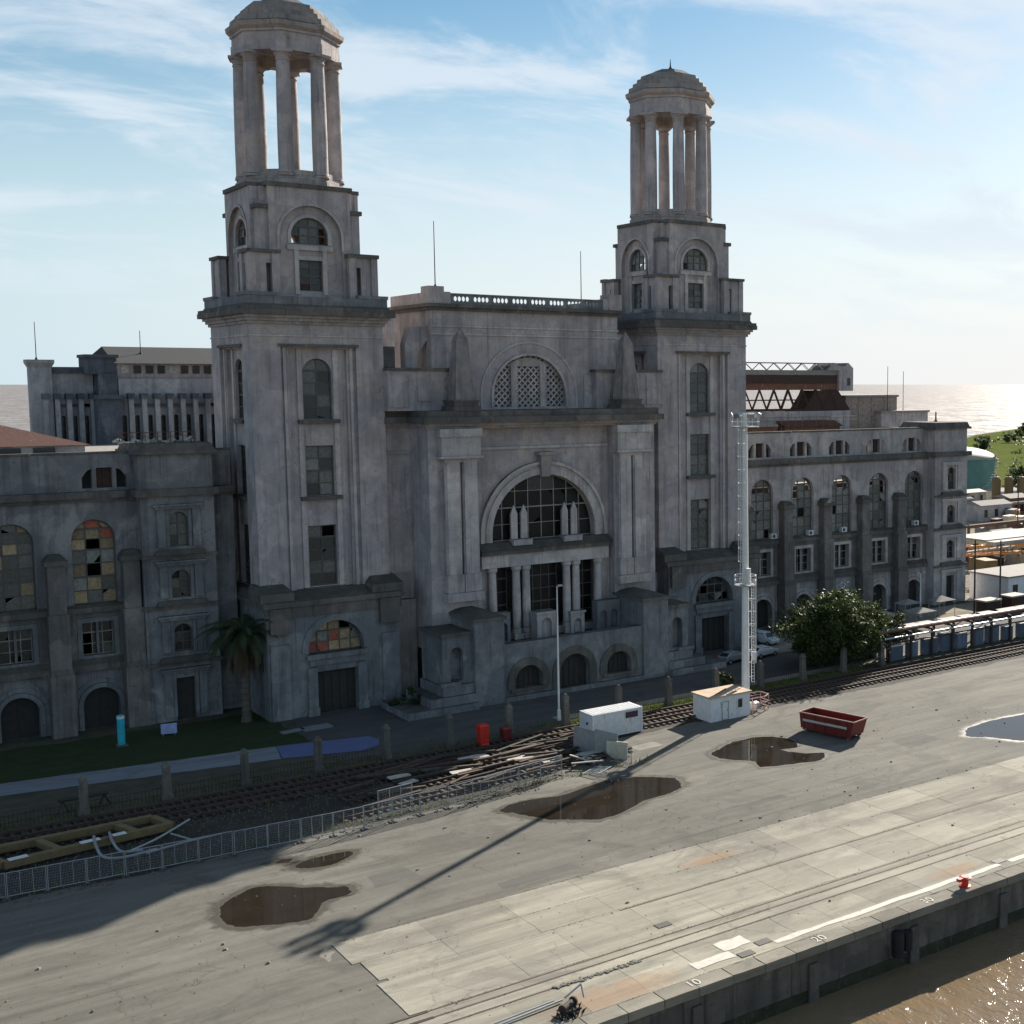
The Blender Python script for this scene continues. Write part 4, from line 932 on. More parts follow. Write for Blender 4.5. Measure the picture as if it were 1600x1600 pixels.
# porch with three arches
PY = 130.2
P_ = thing('porch', 'low stone porch with three arches and mossy roof before the entrance', 'porch', (XC, PY, 0), world=True)
mb = MB()
mb.plate([[(XC-9.3, 0), (XC+9.3, 0), (XC+9.3, 6.45), (XC-9.3, 6.45)], arch(XC-6.15, 1.75, 1.3, 2.1), arch(XC-.15, 2.0, 0.02, 2.4), arch(XC+5.9, 1.7, 1.3, 2.2)], PY, PY+1.2)
mb.build('front_wall', M['stucco_blue'], P_)
for dx, r_, zs, z0 in ((-6.15, 1.75, 2.1, 1.3), (-.15, 2.0, 2.4, 0.0), (5.9, 1.7, 2.2, 1.3)):
    mb = MB(); mb.plate([archband(XC+dx, r_, r_+.95, zs, z0)], PY-.16, PY)
    if z0 > 0: mb.box(XC+dx-r_-.6, XC+dx+r_+.6, PY-.3, PY, .9, 1.3)
    mb.build('arch_surround', M['post'], P_)
    mb = MB(); mb.box(XC+dx-r_, XC+dx+r_, PY+.85, PY+.95, z0, zs+r_)
    for i in range(5): mb.box(XC+dx-r_+.2+i*(2*r_-.3)/5, XC+dx-r_+.06+(i+1)*(2*r_-.3)/5, PY+.78, PY+.85, z0+.1, zs+.6*r_)
    mb.build('door' if z0 == 0 else 'shutter', M['wood_door'], P_)
mb = MB(); mb.box(XC-9.3, XC+9.3, PY+1.2, 137.38, 0, 5.5); mb.build('terrace_deck', M['grime'], P_)
mb = MB(); mb.box(XC-9.3, XC+9.3, PY-.06, PY+1.2, 6.45, 6.6); mb.box(XC-9.3, XC+9.3, PY-.5, PY, 0, .55); mb.build('wall_coping', M['stucco_blue'], P_)
mb = MB(); cap = MB(); low = MB(); pl = MB()
for s in (-1, 1):
    a, b = 9.3, 12.9
    xb(mb, s, a, b, PY-.35, PY+6.4, 0, 9.6)
    x0, x1 = sorted((XC+s*(a-.25), XC+s*(b+.25)))
    cap.box(x0, x1, PY-.6, PY+6.5, 9.6, 9.95); cap.frustum((x0, x1, PY-.6, PY+6.5), 9.95, (x0+1.4, x1-1.4, PY+1.4, PY+5.3), 10.45)
    # lower side pavilion with niches
    xs0, xs1 = sorted((XC+s*12.9, XC+s*16.4)); cx = (xs0+xs1)/2
    low.plate([rect(xs0, xs1, 2.8, 8.2), arch(cx+s*.1, .75, 3.2, 6.2)], PY+.4, PY+1.1)
    low.box(xs0, xs1, PY+1.5, PY+6, 2.8, 8.2)
    xo = XC+s*16.4; lo, hi = sorted((xo, xo-s*.7)); low.box(lo, hi, PY+1.1, PY+1.5, 2.8, 8.2)
    cap.box(xs0-.2, xs1+.2, PY+.15, PY+6.1, 8.2, 8.6) if s < 0 else cap.box(xs0+.01, xs1+.2, PY+.15, PY+6.1, 8.2, 8.6)
    xb(pl, s, 12.91, 16.7, PY-.1, PY+6, 1.7, 2.8); xb(pl, s, 12.91, 18.3, PY-.6, PY+6.2, .75, 1.7); xb(pl, s, 12.91, 21.2, PY-1.2, PY+6.4, 0, .75)
    xb(pl, s, 14.6, 16.9, PY-.25, PY+.38, 2.8, 3.2)
mb.build('corner_pylon', M['stucco_blue'], P_); cap.build('pylon_cap', M['grime'], P_); low.build('side_pavilion', M['stucco_blue'], P_); pl.build('stepped_plinth', M['stucco_blue'], P_)
# niches on the terrace
mb = MB()
for dx, wd, hh, y in ((-1.55, 1.25, 8.75, 134.2), (3.7, .95, 8.0, 136.0)):
    mb.plate([rect(XC+dx-wd, XC+dx+wd, 5.5, hh), arch(XC+dx, wd*.55, 5.52, hh-1.2)], y, y+.3); mb.box(XC+dx-wd, XC+dx+wd, y+.5, y+1.6, 5.5, hh); mb.box(XC+dx-wd-.15, XC+dx+wd+.15, y-.15, y+1.7, hh, hh+.25)
mb.build('terrace_niche', M['stucco_pale'], P_)
mb = MB()
for s in (-1, 1):
    x0, x1 = sorted((XC+s*5.9, XC+s*9.2)); mb.plate([rect(x0, x1, 5.5, 9.3), arch(x0+.9, .5, 5.9, 7.6), arch(x0+2.4, .5, 5.9, 7.6)], 135.0, 135.3); mb.box(x0, x1, 135.5, 136.2, 5.5, 9.3)
mb.build('terrace_screen', M['stucco_blue'], P_)
# ------------------------------------------------------------------ the wings
WY = 146.5
def wing(name, label, x0, x1, wins, butts, pav, pools, tri, loc, wm='stucco_wing'):
    W = thing(name, label, 'building', loc, world=True)
    rg = random.Random(int(x0)+5)
    holes = []; 
    for c in wins: holes += [arch(c, 2.05, 13.2, 19.95), rect(c-1.5, c+1.5, 7.8, 11.3), arch(c, 1.75, 0.02, 2.6)]
    mb = MB(); mb.plate([rect(x0, x1, 0, 24.2)]+holes, WY, WY+1.2); mb.build('front_wall', M[wm], W)
    # upper attic with grouped openings
    th = []
    for c in tri:
        th += [rect(c-.75, c+.75, 25.2, 27.3), [(c-2.1, 25.2), (c-1.15, 25.2), (c-1.15, 27.2), (c-1.6, 27.0), (c-2.1, 26.3)], [(c+1.15, 25.2), (c+2.1, 25.2), (c+2.1, 26.3), (c+1.6, 27.0), (c+1.15, 27.2)]]
    mb = MB(); mb.plate([rect(x0, x1, 24.9, 28.7)]+th, WY+.5, WY+1.3); mb.build('attic_wall', M[wm], W)
    for c in tri[:3]:
        mb = MB(); mb.box(c-2.4, c+2.4, WY+1.31, WY+1.4, 25.0, 27.6); mb.build('attic_shade_backing', M['dark_in'], W)  # near-black sheet standing in for the darkness inside the openings
    for c in tri:
        mb = MB(); mb.box(c-.75, c+.75, WY+1.0, WY+1.1, 25.2, 27.3); mb.box(c-.1, c+.1, WY+.9, WY+1.0, 25.2, 27.3); mb.build('attic_shutter', M['rust_dark'], W)
    mb = MB(); mb.plate([jag(x0, x1, WY-.55, WY+1.35, rg, 'f', chip=.16)], 24.2, 24.9, 'Z'); mb.box(x0, x1, WY-.25, WY, 23.85, 24.2); mb.plate([jag(x0, x1, WY+.4, WY+1.4, rg, 'f', chip=.2, deep=.3)], 28.7, 28.95, 'Z'); mb.build('cornice', M['grime'], W)
    mb = MB()
    for c in wins:
        mb.box(c-2.9, c+2.9, WY-.45, WY, 12.35, 12.9); mb.frustum((c-2.9, c+2.9, WY-.45, WY), 12.9, (c-2.9, c+2.9, WY-.15, WY), 13.2)
        mb.box(c-2.9, c+2.9, WY-.5, WY, 6.3, 6.9); mb.frustum((c-2.9, c+2.9, WY-.5, WY), 6.9, (c-2.9, c+2.9, WY-.12, WY), 7.5)
    mb.build('sill_band', M['grime'], W)
    mb = MB()
    for c in wins:
        mb.plate([archband(c, 1.75, 2.2, 2.6, 0)], WY-.15, WY); mb.plate([archband(c, 2.3, 2.75, 2.6, 2.2)], WY-.1, WY)
        mb.box(c-1.95, c-1.5, WY-.12, WY, 7.6, 11.75); mb.box(c+1.5, c+1.95, WY-.12, WY, 7.6, 11.75); mb.box(c-1.5, c+1.5, WY-.12, WY, 11.3, 11.75)
        mb.box(c-.12, c+.12, WY+.5, WY+.7, 7.8, 11.3)
    mb.build('wall_moulding', M['stucco_pale' if wm == 'stucco_wing' else 'stucco_blue'], W)
    for c in wins:
        mb = MB(); mb.plate([rect(c-2.9, c+2.9, 7.5, 12.35), rect(c-2.0, c+2.0, 7.52, 11.8)], WY-.07, WY); mb.build('spandrel', M['buttress'], W)
    for c in butts:
        mb = MB(); b = .95
        mb.box(c-b-.15, c+b+.15, WY-1.9, WY, 0, 6.3); mb.box(c-b, c+b, WY-1.6, WY, 6.3, 12.6); mb.box(c-b+.15, c+b-.15, WY-1.35, WY, 12.6, 17.6)
        mb.build('buttress', M['buttress'], W)
        mb = MB(); mb.box(c-b-.1, c+b+.1, WY-1.6, WY, 17.6, 18.1); mb.frustum((c-b-.1, c+b+.1, WY-1.6, WY), 18.1, (c-b*.6, c+b*.6, WY-.9, WY), 18.7)
        mb.frustum((c-b-.15, c+b+.15, WY-1.9, WY), 6.3, (c-b, c+b, WY-1.6, WY), 7.0); mb.build('buttress_cap', M['grime'], W)
    for c, pool in zip(wins, pools):
        ms = .12 if pool is GLASS else .08
        window(W, ID, WY+.6, c, 2.05, 13.2, 19.95, True, 3, 7, pool, ms, rows_z=[13.2, 14.6, 16.0, 17.4, 18.8, 19.95, 21.0, 22.0], rg=rg, top_miss=.5 if x0 > 100 else None)
        window(W, ID, WY+.8, c, 1.5, 7.8, 11.3, False, 3, 3, DARK, .1, 'bars_pale', .04, rg=rg)
        mb = MB(); mb.box(c-1.75, c+1.75, WY+.95, WY+1.05, 0, 4.4); mb.box(c-.05, c+.05, WY+.88, WY+.95, 0, 3.9); mb.build('gate', M['wood_door'], W)
    # end pavilion
    p0, p1 = pav; pc = (p0+p1)/2; QY = 144.7
    mb = MB(); mb.plate([rect(p0, p1, 0, 24.2), arch(pc, .95, 18.8, 21.5), arch(pc, .95, 13.3, 15.3), arch(pc, .95, 7.5, 9.5), rect(pc-1.0, pc+1.0, 0.02, 4.6)], QY, QY+.9)
    mb.box(p0, p0+.9, QY+.9, WY+.3, 0, 24.2); mb.box(p1-.9, p1, QY+.9, WY+6, 0, 24.2); mb.build('pavilion_wall', M[wm], W)
    mb = MB(); mb.plate([jag(p0-.5, p1+.5, QY-.55, WY+6.2, rg, 'flr')], 24.2, 24.95, 'Z'); mb.box(p0-.5, p1+.5, QY-.35, WY+6.2, 28.6, 28.95); mb.frustum((p0-.3, p1+.3, QY-.2, WY+6), 28.95, (p0, p1, QY+.1, WY+5.6), 29.7)
    mb.build('pavilion_cornice', M['grime'], W)
    mb = MB(); mb.box(p0, p1, QY+.15, WY+6, 24.95, 28.6); mb.build('pavilion_attic', M[wm], W)
    mb = MB()
    for z0, z1 in ((18.3, 23.2), (12.9, 17.2), (7.0, 11.3), (0, 5.6)):
        for s in (-1, 1): mb.box(pc+s*1.75-.4, pc+s*1.75+.4, QY-.3, QY, z0+.45, z1-.4); mb.box(pc+s*1.12-.17, pc+s*1.12+.17, QY-.12, QY, z0+.4, z1-.4)
        mb.box(pc-2.35, pc+2.35, QY-.45, QY, z1-.4, z1-.1); mb.box(pc-2.55, pc+2.55, QY-.6, QY, z1-.1, z1+.12)
    mb.build('aedicule', M['stucco_pale' if wm == 'stucco_wing' else 'stucco_blue'], W)
    mb = MB()
    for z in (17.6, 12.2, 6.1): mb.box(p0-.15, p1+.15, QY-.3, QY, z, z+.35); mb.frustum((pc-2.6, pc+2.6, QY-.6, QY), z+.35, (pc-2.3, pc+2.3, QY-.32, QY), z+.85)
    mb.build('pavilion_string', M['grime'], W)
    for z0, zs in ((18.8, 21.5), (13.3, 15.3), (7.5, 9.5)): window(W, ID, QY+.5, pc, .95, z0, zs, True, 2, 3, DARK, .15, rg=rg)
    mb = MB(); mb.box(pc-1, pc+1, QY+.6, QY+.7, 0, 4.6); mb.build('door', M['wood_door'], W)
    return W
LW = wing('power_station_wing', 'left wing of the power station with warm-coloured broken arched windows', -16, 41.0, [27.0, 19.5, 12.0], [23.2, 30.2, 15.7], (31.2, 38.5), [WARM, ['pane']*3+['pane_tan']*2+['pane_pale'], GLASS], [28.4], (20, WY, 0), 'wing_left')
RW = wing('power_station_wing', 'right wing of the power station with five tall arched windows', 107.2, 149.2, [115.05, 122.85, 130.6, 138.35, 146.1], [118.95, 126.7, 134.5, 142.2, 111.2], (149.1, 156.6), [['pane_pale']*7+['pane']*3]*5, [115.0, 122.8, 130.5, 138.2, 146], (130, WY, 0))
# interiors, roofs
mb = MB(); mb.box(-16, 41, 147.75, 152, 12.6, 12.9); mb.box(-16, 41, 147.75, 152, 5.6, 5.9); mb.box(-16, 41, 152, 152.4, 0, 28.4); mb.build('inner_floor', M['dark_in'], LW)
mb = MB(); mb.box(-16, 41, 147.8, 176, 28.0, 28.4); mb.build('flat_roof', M['roof_grey'], LW)
mb = MB(); mb.box(107.3, 156, 147.75, 152.0, 12.4, 12.7); mb.box(107.3, 156, 147.75, 152, 5.6, 5.9); mb.box(107.3, 156, 150.0, 150.3, 0, 20.4); mb.box(107.3, 155.6, 164.5, 165, 0, 28.0); mb.build('inner_floor', M['dark_in'], RW)
mb = MB(); mb.box(107.3, 155.7, 150.31, 164.4, 20.2, 20.6); mb.build('upper_floor', M['slab_in'], RW)
mb = MB(); mb.box(107, 155.7, 165, 190, 27.6, 28.0); mb.build('flat_roof', M['roof_grey'], RW)
mb = MB(); mb.box(155.7, 156.6, 151, 190, 0, 28.4); mb.build('end_wall', M['stucco_wing'], RW)
# pent roofs and sheds on the left wing
sh = thing('roof_shed', 'low shed with rusty red roof on top of the left wing', 'shed', (16, 153, 28.4), world=True)
mb = MB(); mb.box(4, 27.3, 150.0, 160, 28.4, 29.6); mb.build('wall', M['stucco_wing'], sh)
mb = MB(); mb.add([(3.5, 149.5, 29.6), (27.8, 149.5, 29.6), (27.8, 160.4, 29.6), (3.5, 160.4, 29.6), (6, 155, 31.9), (19.5, 155, 31.9)], [(0,1,5,4), (1,2,5), (2,3,4,5), (3,0,4), (0,3,2,1)]); mb.build('roof', M['rust_roof'], sh)
for i in range(6):
    x = 8.0+3.1*i; mb = MB(); mb.box(x-1.0, x+1.0, 149.9, 150.0, 28.6, 29.4); mb.build('window', M['pane_dark'], sh)
for i in range(7):
    a = 30.0+1.25*i; mb = MB(); mb.cyl((a, 147, 29.75), (a, 147, 30.9), .05, n=6)
    if i < 6: mb.cyl((a, 147, 30.85), (a+1.25, 147, 30.85), .04, n=6); mb.cyl((a, 147, 30.4), (a+1.25, 147, 30.4), .03, n=6)
    mb.build('roof_railing', M['rust'], LW)
rub = MB(); rg = random.Random(3)
for i in range(40):
    x, y, s = rg.uniform(30, 38.3), rg.uniform(146.5, 151), rg.uniform(.1, .4); rub.M = Matrix.Translation((x, y, 29.75+s*.3)) @ Matrix.Rotation(rg.random()*6, 4, (rg.random(), rg.random(), rg.random()+.1)); rub.box(-s, s, -s*.6, s*.6, -s*.4, s*.4)
rub.M = None; o = rub.build('rubble', M['slab_in'], LW); o['kind'] = 'stuff'

# rear boiler house on the left
RB = thing('boiler_house', 'tall pale boiler house with rows of thin piers behind the left wing', 'building', (45, 186, 0), world=True)
def rear_face(x0, x1, y, zt, n, sp0):
    mb = MB(); hs = []
    st = (x1-x0)/n
    for i in range(n): c = x0+st*(i+.5); hs.append(arch(c-.18*st, .18*st, 27, 31.6)); 
    mb.plate([rect(x0, x1, 0, zt)]+hs, y, y+1); mb.build('rear_wall', M['rear'], RB)
    mb = MB(); mb.box(x0, x1, y+.6, y+.7, 26, 34.6); mb.build('rear_glazing', M['pane_dark'], RB)
    for i in range(n):
        c = x0+st*(i+1)-.22*st
        mb = MB(); mb.box(c-.28, c+.28, y-1.0, y, 20, 34.0); mb.build('pier', M['rear'], RB)
        mb = MB(); mb.box(c-.4, c+.4, y-1.25, y, 34.0, 34.7); mb.build('pier_cap', M['rear_dark'], RB)
        mb = MB(); mb.box(c+.28, c+st-.28, y-.35, y, 33.0, 33.35) if i < n-1 else mb.box(c-st+.28, c-.28, y-.35, y, 33.0, 33.34); mb.build('rear_string', M['rear_dark'], RB)
rear_face(28.4, 35.2, 186.0, 37.3, 5, 0)
rear_face(37.6, 50.2, 183.0, 36.6, 8, 0)
mb = MB(); mb.box(27.9, 30.4, 185.4, 187.2, 0, 38.0); mb.frustum((27.9, 30.4, 185.4, 187.2), 38.0, (27.6, 30.7, 185.0, 187.5), 38.6); mb.box(27.6, 30.7, 185.0, 187.5, 38.6, 39.0)
mb.build('corner_tower', M['rear'], RB)
mb = MB(); mb.box(28.4, 35.5, 185.7, 188, 37.3, 38.1); mb.box(34.0, 37.6, 183.5, 188, 37.2, 39.3); mb.box(33.8, 37.8, 183.2, 188, 39.3, 39.7); mb.build('roof_edge', M['rear_dark'], RB)
mb = MB(); mb.box(35.0, 37.6, 181.8, 186.5, 20, 34.0); mb.box(34.8, 37.8, 181.5, 186.5, 34.0, 34.5); mb.box(35.3, 37.5, 183, 186.9, 34.5, 37.2); mb.build('corner_pier', M['rear_dark'], RB)
mb = MB(); mb.box(31, 92, 187.1, 191, 0, 36.4); mb.box(50.2, 92, 184, 187.1, 0, 36.5); mb.build('hall_body', M['rear'], RB)
mb = MB(); mb.box(37.6, 92, 183.6, 190, 36.6, 38.6); mb.build('clerestory', M['stucco'], RB)
for i in range(26):
    x = 38.6+1.45*i; mb = MB(); mb.box(x-.45, x+.45, 183.5, 183.6, 37.3, 38.35); mb.build('clerestory_window', M['pane_dark'] if i % 4 else M['pane_white'], RB)
mb = MB(); mb.add([(37.2, 182.9, 38.6), (92.4, 182.9, 38.6), (92.4, 205, 38.6), (37.2, 205, 38.6), (37.2, 190, 40.9), (92.4, 190, 40.9)], [(0,1,5,4), (1,2,5), (2,3,4,5), (3,0,4), (0,3,2,1)]); mb.build('roof', M['felt'], RB)
for (x, y, z0, z1, lb) in ((29.0, 187, 39, 43.8, 'lightning rod on the far left corner of the boiler house'), (41.3, 187, 39.9, 43, 'lightning rod on the boiler house roof ridge')):
    mb = MB(); mb.cyl((x, y, z0), (x, y, z1), .06, .04, 6); mb.cyl((x, y, z0), (x, y, z0+.3), .2, .1, 6); single(mb, 'lightning_rod', M['rust_dark'], lb, 'rod')
# stack house seen between the near tower and the attic
HH = thing('coal_house', 'grey gabled coal house glimpsed between the near tower and the attic', 'building', (66, 172, 0), world=True)
mb = MB(); mb.plate([[(60.0, 0), (80, 0), (80, 44.5), (74, 46.5), (68.8, 44.6), (67.2, 42.6), (60.0, 42.6)], rect(70.9, 71.6, 40.8, 43.4)], 170, 178); mb.build('wall', M['stucco'], HH)
mb = MB(); mb.box(59.8, 69.2, 168.0, 169.9, 36.0, 38.2); mb.box(59.8, 69.2, 167.8, 170, 0, 36.0); mb.build('lean_to', M['stucco_wing'], HH)
mb = MB(); mb.add([(59.5, 167.5, 38.2), (69.5, 167.5, 38.2), (69.5, 169.95, 41.0), (59.5, 169.95, 41.0)], [(0, 1, 2, 3)]); mb.add([(59.5, 167.5, 38.0), (69.5, 167.5, 38.0), (69.5, 169.95, 40.8), (59.5, 169.95, 40.8)], [(3, 2, 1, 0)]); mb.build('lean_to_roof', M['rear_dark'], HH, recalc=False)
for i, x in enumerate((60.9, 62.7, 64.5, 66.3)):
    mb = MB(); mb.box(x-.55, x+.55, 167.9, 168.0, 36.5, 37.7); mb.build('window', M['pane_white'] if i % 2 == 0 else M['pane_dark'], HH)

# rusty conveyor gallery and sheds above the right wing
CV = thing('conveyor_gallery', 'rusty conveyor gallery on lattice trusses above the right wing roof', 'gallery', (136, 168, 28), world=True)
Y0, Y1 = 166.0, 170.0
mb = MB(); mb.box(110, 146.8, Y0, Y1, 34.9, 36.0); mb.build('lower_cladding', M['rust'], CV)
mb = MB(); mb.box(110, 146.5, Y0-.15, Y1, 36.0, 37.4); mb.build('gallery_window_band', M['rust_dark'], CV)
mb = MB(); mb.box(110, 147.2, Y0-.1, Y1+.1, 37.4, 38.2); mb.build('upper_cladding', M['roof_grey'], CV)
mb = MB(); mb.box(146.8, 150.0, Y0-.5, Y1+.5, 34.7, 38.2); mb.plate([[(144, 38.2), (150.1, 38.2), (150.1, 38.6), (149, 39.5), (148, 38.9), (147, 38.9), (146, 39.5), (145, 39.0)]], Y0-.4, Y1); mb.build('end_house', M['stucco'], CV)
mb = MB(); mb.box(148.6, 149.3, Y0-.56, Y0-.5, 35.6, 36.9); mb.build('window', M['pane_dark'], CV)
for y in (Y0, Y1):
    for i in range(12):
        x = 110+3.05*i; mb = MB()
        mb.cyl((x, y, 31.6), (x+1.52, y, 34.9), .16, n=4); mb.cyl((x+1.52, y, 34.9), (x+3.05, y, 31.6), .16, n=4); mb.cyl((x, y, 33.2), (x+3.05, y, 33.2), .07, n=4); mb.build('truss_diagonal', M['rust_dark'], CV)
        mb = MB(); mb.cyl((x, y, 38.2), (x+1.52, y, 39.4), .07, n=4); mb.cyl((x+1.52, y, 39.4), (x+3.05, y, 38.2), .07, n=4); mb.build('roof_truss', M['rust_dark'], CV)
    mb = MB(); mb.box(110, 149.5, y-.15, y+.15, 31.4, 31.7); mb.cyl((110, y, 39.4), (149, y, 39.4), .05, n=4); mb.build('truss_chord', M['rust_dark'], CV)
mb = MB(); mb.add([(142, Y0, 34.8), (147, Y0, 34.8), (149.6, Y0, 31.7), (139.6, Y0, 31.7), (142, Y1, 34.8), (147, Y1, 34.8), (149.6, Y1, 31.7), (139.6, Y1, 31.7)], [(0,1,2,3), (7,6,5,4), (0,4,5,1), (1,5,6,2), (2,6,7,3), (3,7,4,0)]); mb.build('hopper', M['rust_dark'], CV)
mb = MB(); mb.box(110, 149.3, Y0-.6, Y1+.6, 27.5, 31.35); mb.build('support_wall', M['stucco'], CV)
for i in range(24):
    x = 112+1.5*i; mb = MB(); mb.cyl((x, 162.4, 28.0), (x, 162.4, 30.5), .04, n=5); mb.cyl((x, 162.4, 30.45), (x+1.5, 162.4, 30.45), .04, n=5); mb.cyl((x, 162.4, 29.9), (x+1.5, 162.4, 29.9), .03, n=5); mb.build('walkway_railing', M['yellow'], CV)
for (x0, x1, y0, y1, z0, z1, mt, nm, lb) in ((150.2, 162.0, 167, 176, 24, 34.0, 'beige_rust', 'roof_cabin', 'rust streaked cabin beside the conveyor gallery end'), (155.5, 168.6, 165, 175, 22, 31.3, 'stucco', 'roof_cabin', 'grey flat-roofed cabin lowest of the steps right of the conveyor')):
    pass
M['beige_rust'] = plain('rust_streaked_wall', (0.34, 0.27, 0.23), 0.85, rust=(0.22, 0.14, 0.1), ra=0.52)
def cabin(x0, x1, y0, y1, z0, z1, mt, lb):
    c = thing('roof_cabin', lb, 'cabin', ((x0+x1)/2, y0, z0), world=True)
    mb = MB(); mb.box(x0, x1, y0, y1, z0, z1)
    for i in range(1, 4): x = x0+(x1-x0)*i/4; mb.box(x-.12, x+.12, y0-.12, y0, z0, z1)
    mb.build('wall', M[mt], c); mb = MB(); mb.box(x0-.25, x1+.25, y0-.25, y1+.25, z1, z1+.35); mb.build('roof', M['roof_grey'], c)
cabin(149.6, 162.0, 167, 176, 26, 33.6, 'beige_rust', 'rust streaked cabin beside the conveyor gallery end')
cabin(156.8, 168.4, 165.5, 175, 20, 30.8, 'stucco', 'grey flat-roofed cabin, lowest step right of the conveyor gallery')
for i, (x0, x1, y, z, mt, lb) in enumerate(((112, 121, 163.3, 29.2, 'roof_pale', 'pale sheet roof hatch on the right wing nearest the far tower'), (122, 131, 163.3, 29.4, 'roof_pale', 'second pale sheet roof hatch on the right wing'), (133, 145, 163.3, 29.2, 'rust_roof', 'rust red roof hatch on the right wing below the conveyor'))):
    t_ = thing('roof_hatch', lb, 'roof', ((x0+x1)/2, y, 19.7), world=True)
    mb = MB(); mb.box(x0, x1, y, y+1.8, 27.9, z-.3)
    for xx in (x0+.3, x1-.3): mb.box(xx-.2, xx+.2, y+.2, y+.6, 20.6, 27.9)
    mb.build('wall', M['rust'], t_)
    mb = MB(); mb.add([(x0-.3, y-.4, z-.4), (x1+.3, y-.4, z-.4), (x1+.3, y+2.0, z+.5), (x0-.3, y+2.0, z+.5), (x0-.3, y-.4, z-.25), (x1+.3, y-.4, z-.25), (x1+.3, y+2.0, z+.65), (x0-.3, y+2.0, z+.65)], [(0,3,2,1),(4,5,6,7),(0,1,5,4),(1,2,6,5),(2,3,7,6),(3,0,4,7)]); mb.build('roof_sheet', M[mt], t_)
for (x, y, z0, z1, lb) in ((159.0, 166.3, 30.8, 39.0, 'tall thin rod standing above the lowest roof cabin'), (166.5, 170, 31.1, 38.2, 'thin rod at the far right end of the roof cabins'), (153.5, 149, 29.7, 31.3, 'short dark vent pipe on the right end pavilion')):
    mb = MB(); r_ = .14 if z1-z0 < 3 else .06; mb.cyl((x, y, z0), (x, y, z1), r_, r_*.8, 6); mb.cyl((x, y, z0), (x, y, z0+.25), r_*2.5, r_*1.5, 6); single(mb, 'lightning_rod' if r_ < .1 else 'vent_pipe', M['rust_dark'], lb, 'rod' if r_ < .1 else 'pipe')
# air conditioners on the window sills
for i, (x, lb) in enumerate(((117.1, 'first'), (124.2, 'second'), (130.9, 'third'), (146.5, 'last'))):
    a = thing('air_conditioner', 'white air conditioner at the foot of the %s tall right wing window' % {'first': 'leftmost', 'second': 'second', 'third': 'third', 'last': 'fifth'}[lb], 'air conditioner', (x, WY-.3, 13.2), world=True)
    mb = MB(); mb.box(x-.5, x+.5, WY-.32, WY+.4, 13.22, 13.95); mb.build('case', M['white'], a); mb = MB(); mb.cyl((x-.1, WY-.36, 13.58), (x-.1, WY-.32, 13.58), .26, n=12); mb.build('fan_grille', M['sign_dark'], a)
ORD = ['first', 'second', 'third', 'fourth', 'fifth', 'sixth', 'seventh', 'eighth', 'ninth', 'tenth', 'eleventh', 'twelfth', 'thirteenth', 'fourteenth', 'fifteenth', 'sixteenth', 'seventeenth', 'eighteenth', 'nineteenth', 'twentieth', 'twenty-first']
# ------------------------------------------------------------------ fence of concrete posts
for i in range(17):
    x = 6.7+6.55*i
    if 60 < x < 72 and i == 9: pass
    mb = MB(); rgx = random.Random(i); tl = Matrix.Translation((x, 117.3, 0)) @ Matrix.Rotation(rgx.uniform(-.03, .03), 4, 'Y')
    mb.M = tl; mb.box(-.42, .42, -.36, .36, 0, .5); mb.frustum((-.34, .34, -.3, .3), .5, (-.28, .28, -.25, .25), 2.9); mb.frustum((-.36, .36, -.32, .32), 2.9, (-.12, .12, -.1, .1), 3.35)
    single(mb, 'concrete_post', M['post'], '%s concrete fence post from the left in the line beside the tracks' % ORD[i], 'post', (x, 117.3, 0), 'concrete fence posts along the tracks')
def mesh_fence(name, x0, x1, y, h, label):
    F = thing(name, label, 'fence', ((x0+x1)/2, y, 0), world=True)
    mb = MB(); n = int((x1-x0)/.3)
    for i in range(n): x = x0+(x1-x0)*(i+.5)/n; hh = h*random.uniform(.75, 1.05); mb.cyl((x, y, 0), (x+random.uniform(-.05, .05), y, hh), .022, n=4)
    mb.build('picket', M['rust_dark'], F)['kind'] = 'stuff'
    mb = MB()
    for z in (.35*h, .8*h): mb.cyl((x0, y, z), (x1, y, z), .03, n=4)
    mb.build('rail', M['rust_dark'], F)
mesh_fence('picket_fence', 66.5, 104, 117.6, 1.25, 'thin iron picket fence between the concrete posts near the white cabins')
mesh_fence('picket_fence', 7, 45, 117.5, 1.3, 'thin iron picket fence in the shade beside the bluish footpath')

# ------------------------------------------------------------------ railway tracks
def track(y0, y1, x0, x1, label):
    T = thing('railway_track', label, 'railway track', (x0, y0, 0), world=True)
    ang = math.atan2(y1-y0, x1-x0); Mx = Matrix.Translation((x0, y0, 0)) @ Matrix.Rotation(ang, 4, 'Z'); L = math.hypot(x1-x0, y1-y0)
    for s in (-.85, .85):
        mb = MB(Mx); mb.box(0, L, s-.09, s+.09, .14, .17); mb.box(0, L, s-.03, s+.03, .17, .27); mb.box(0, L, s-.06, s+.06, .27, .32); mb.build('rail', M['rail_rust'], T)
    mb = MB(Mx); n = int(L/.75)
    for i in range(n): x = .3+i*.75; d = random.uniform(-.12, .12); mb.box(x-.13, x+.13, -1.45+d, 1.45+d, 0.02, .14)
    o = mb.build('sleepers', M['timber'], T); o['kind'] = 'stuff'
track(103.2, 105.8, 36, 66, 'rusty railway track nearest the crowd fence')
track(107.2, 109.6, 38, 64, 'rusty railway track in the middle of the ballast')
track(111.9, 111.5, -20, 62, 'rusty railway track running past the yellow steel frame')
track(112.0, 112.0, 65.2, 200, 'rusty railway track passing behind the white cabins')
track(114.9, 114.9, 8, 200, 'rusty railway track closest to the concrete post fence')
rg = random.Random(5)
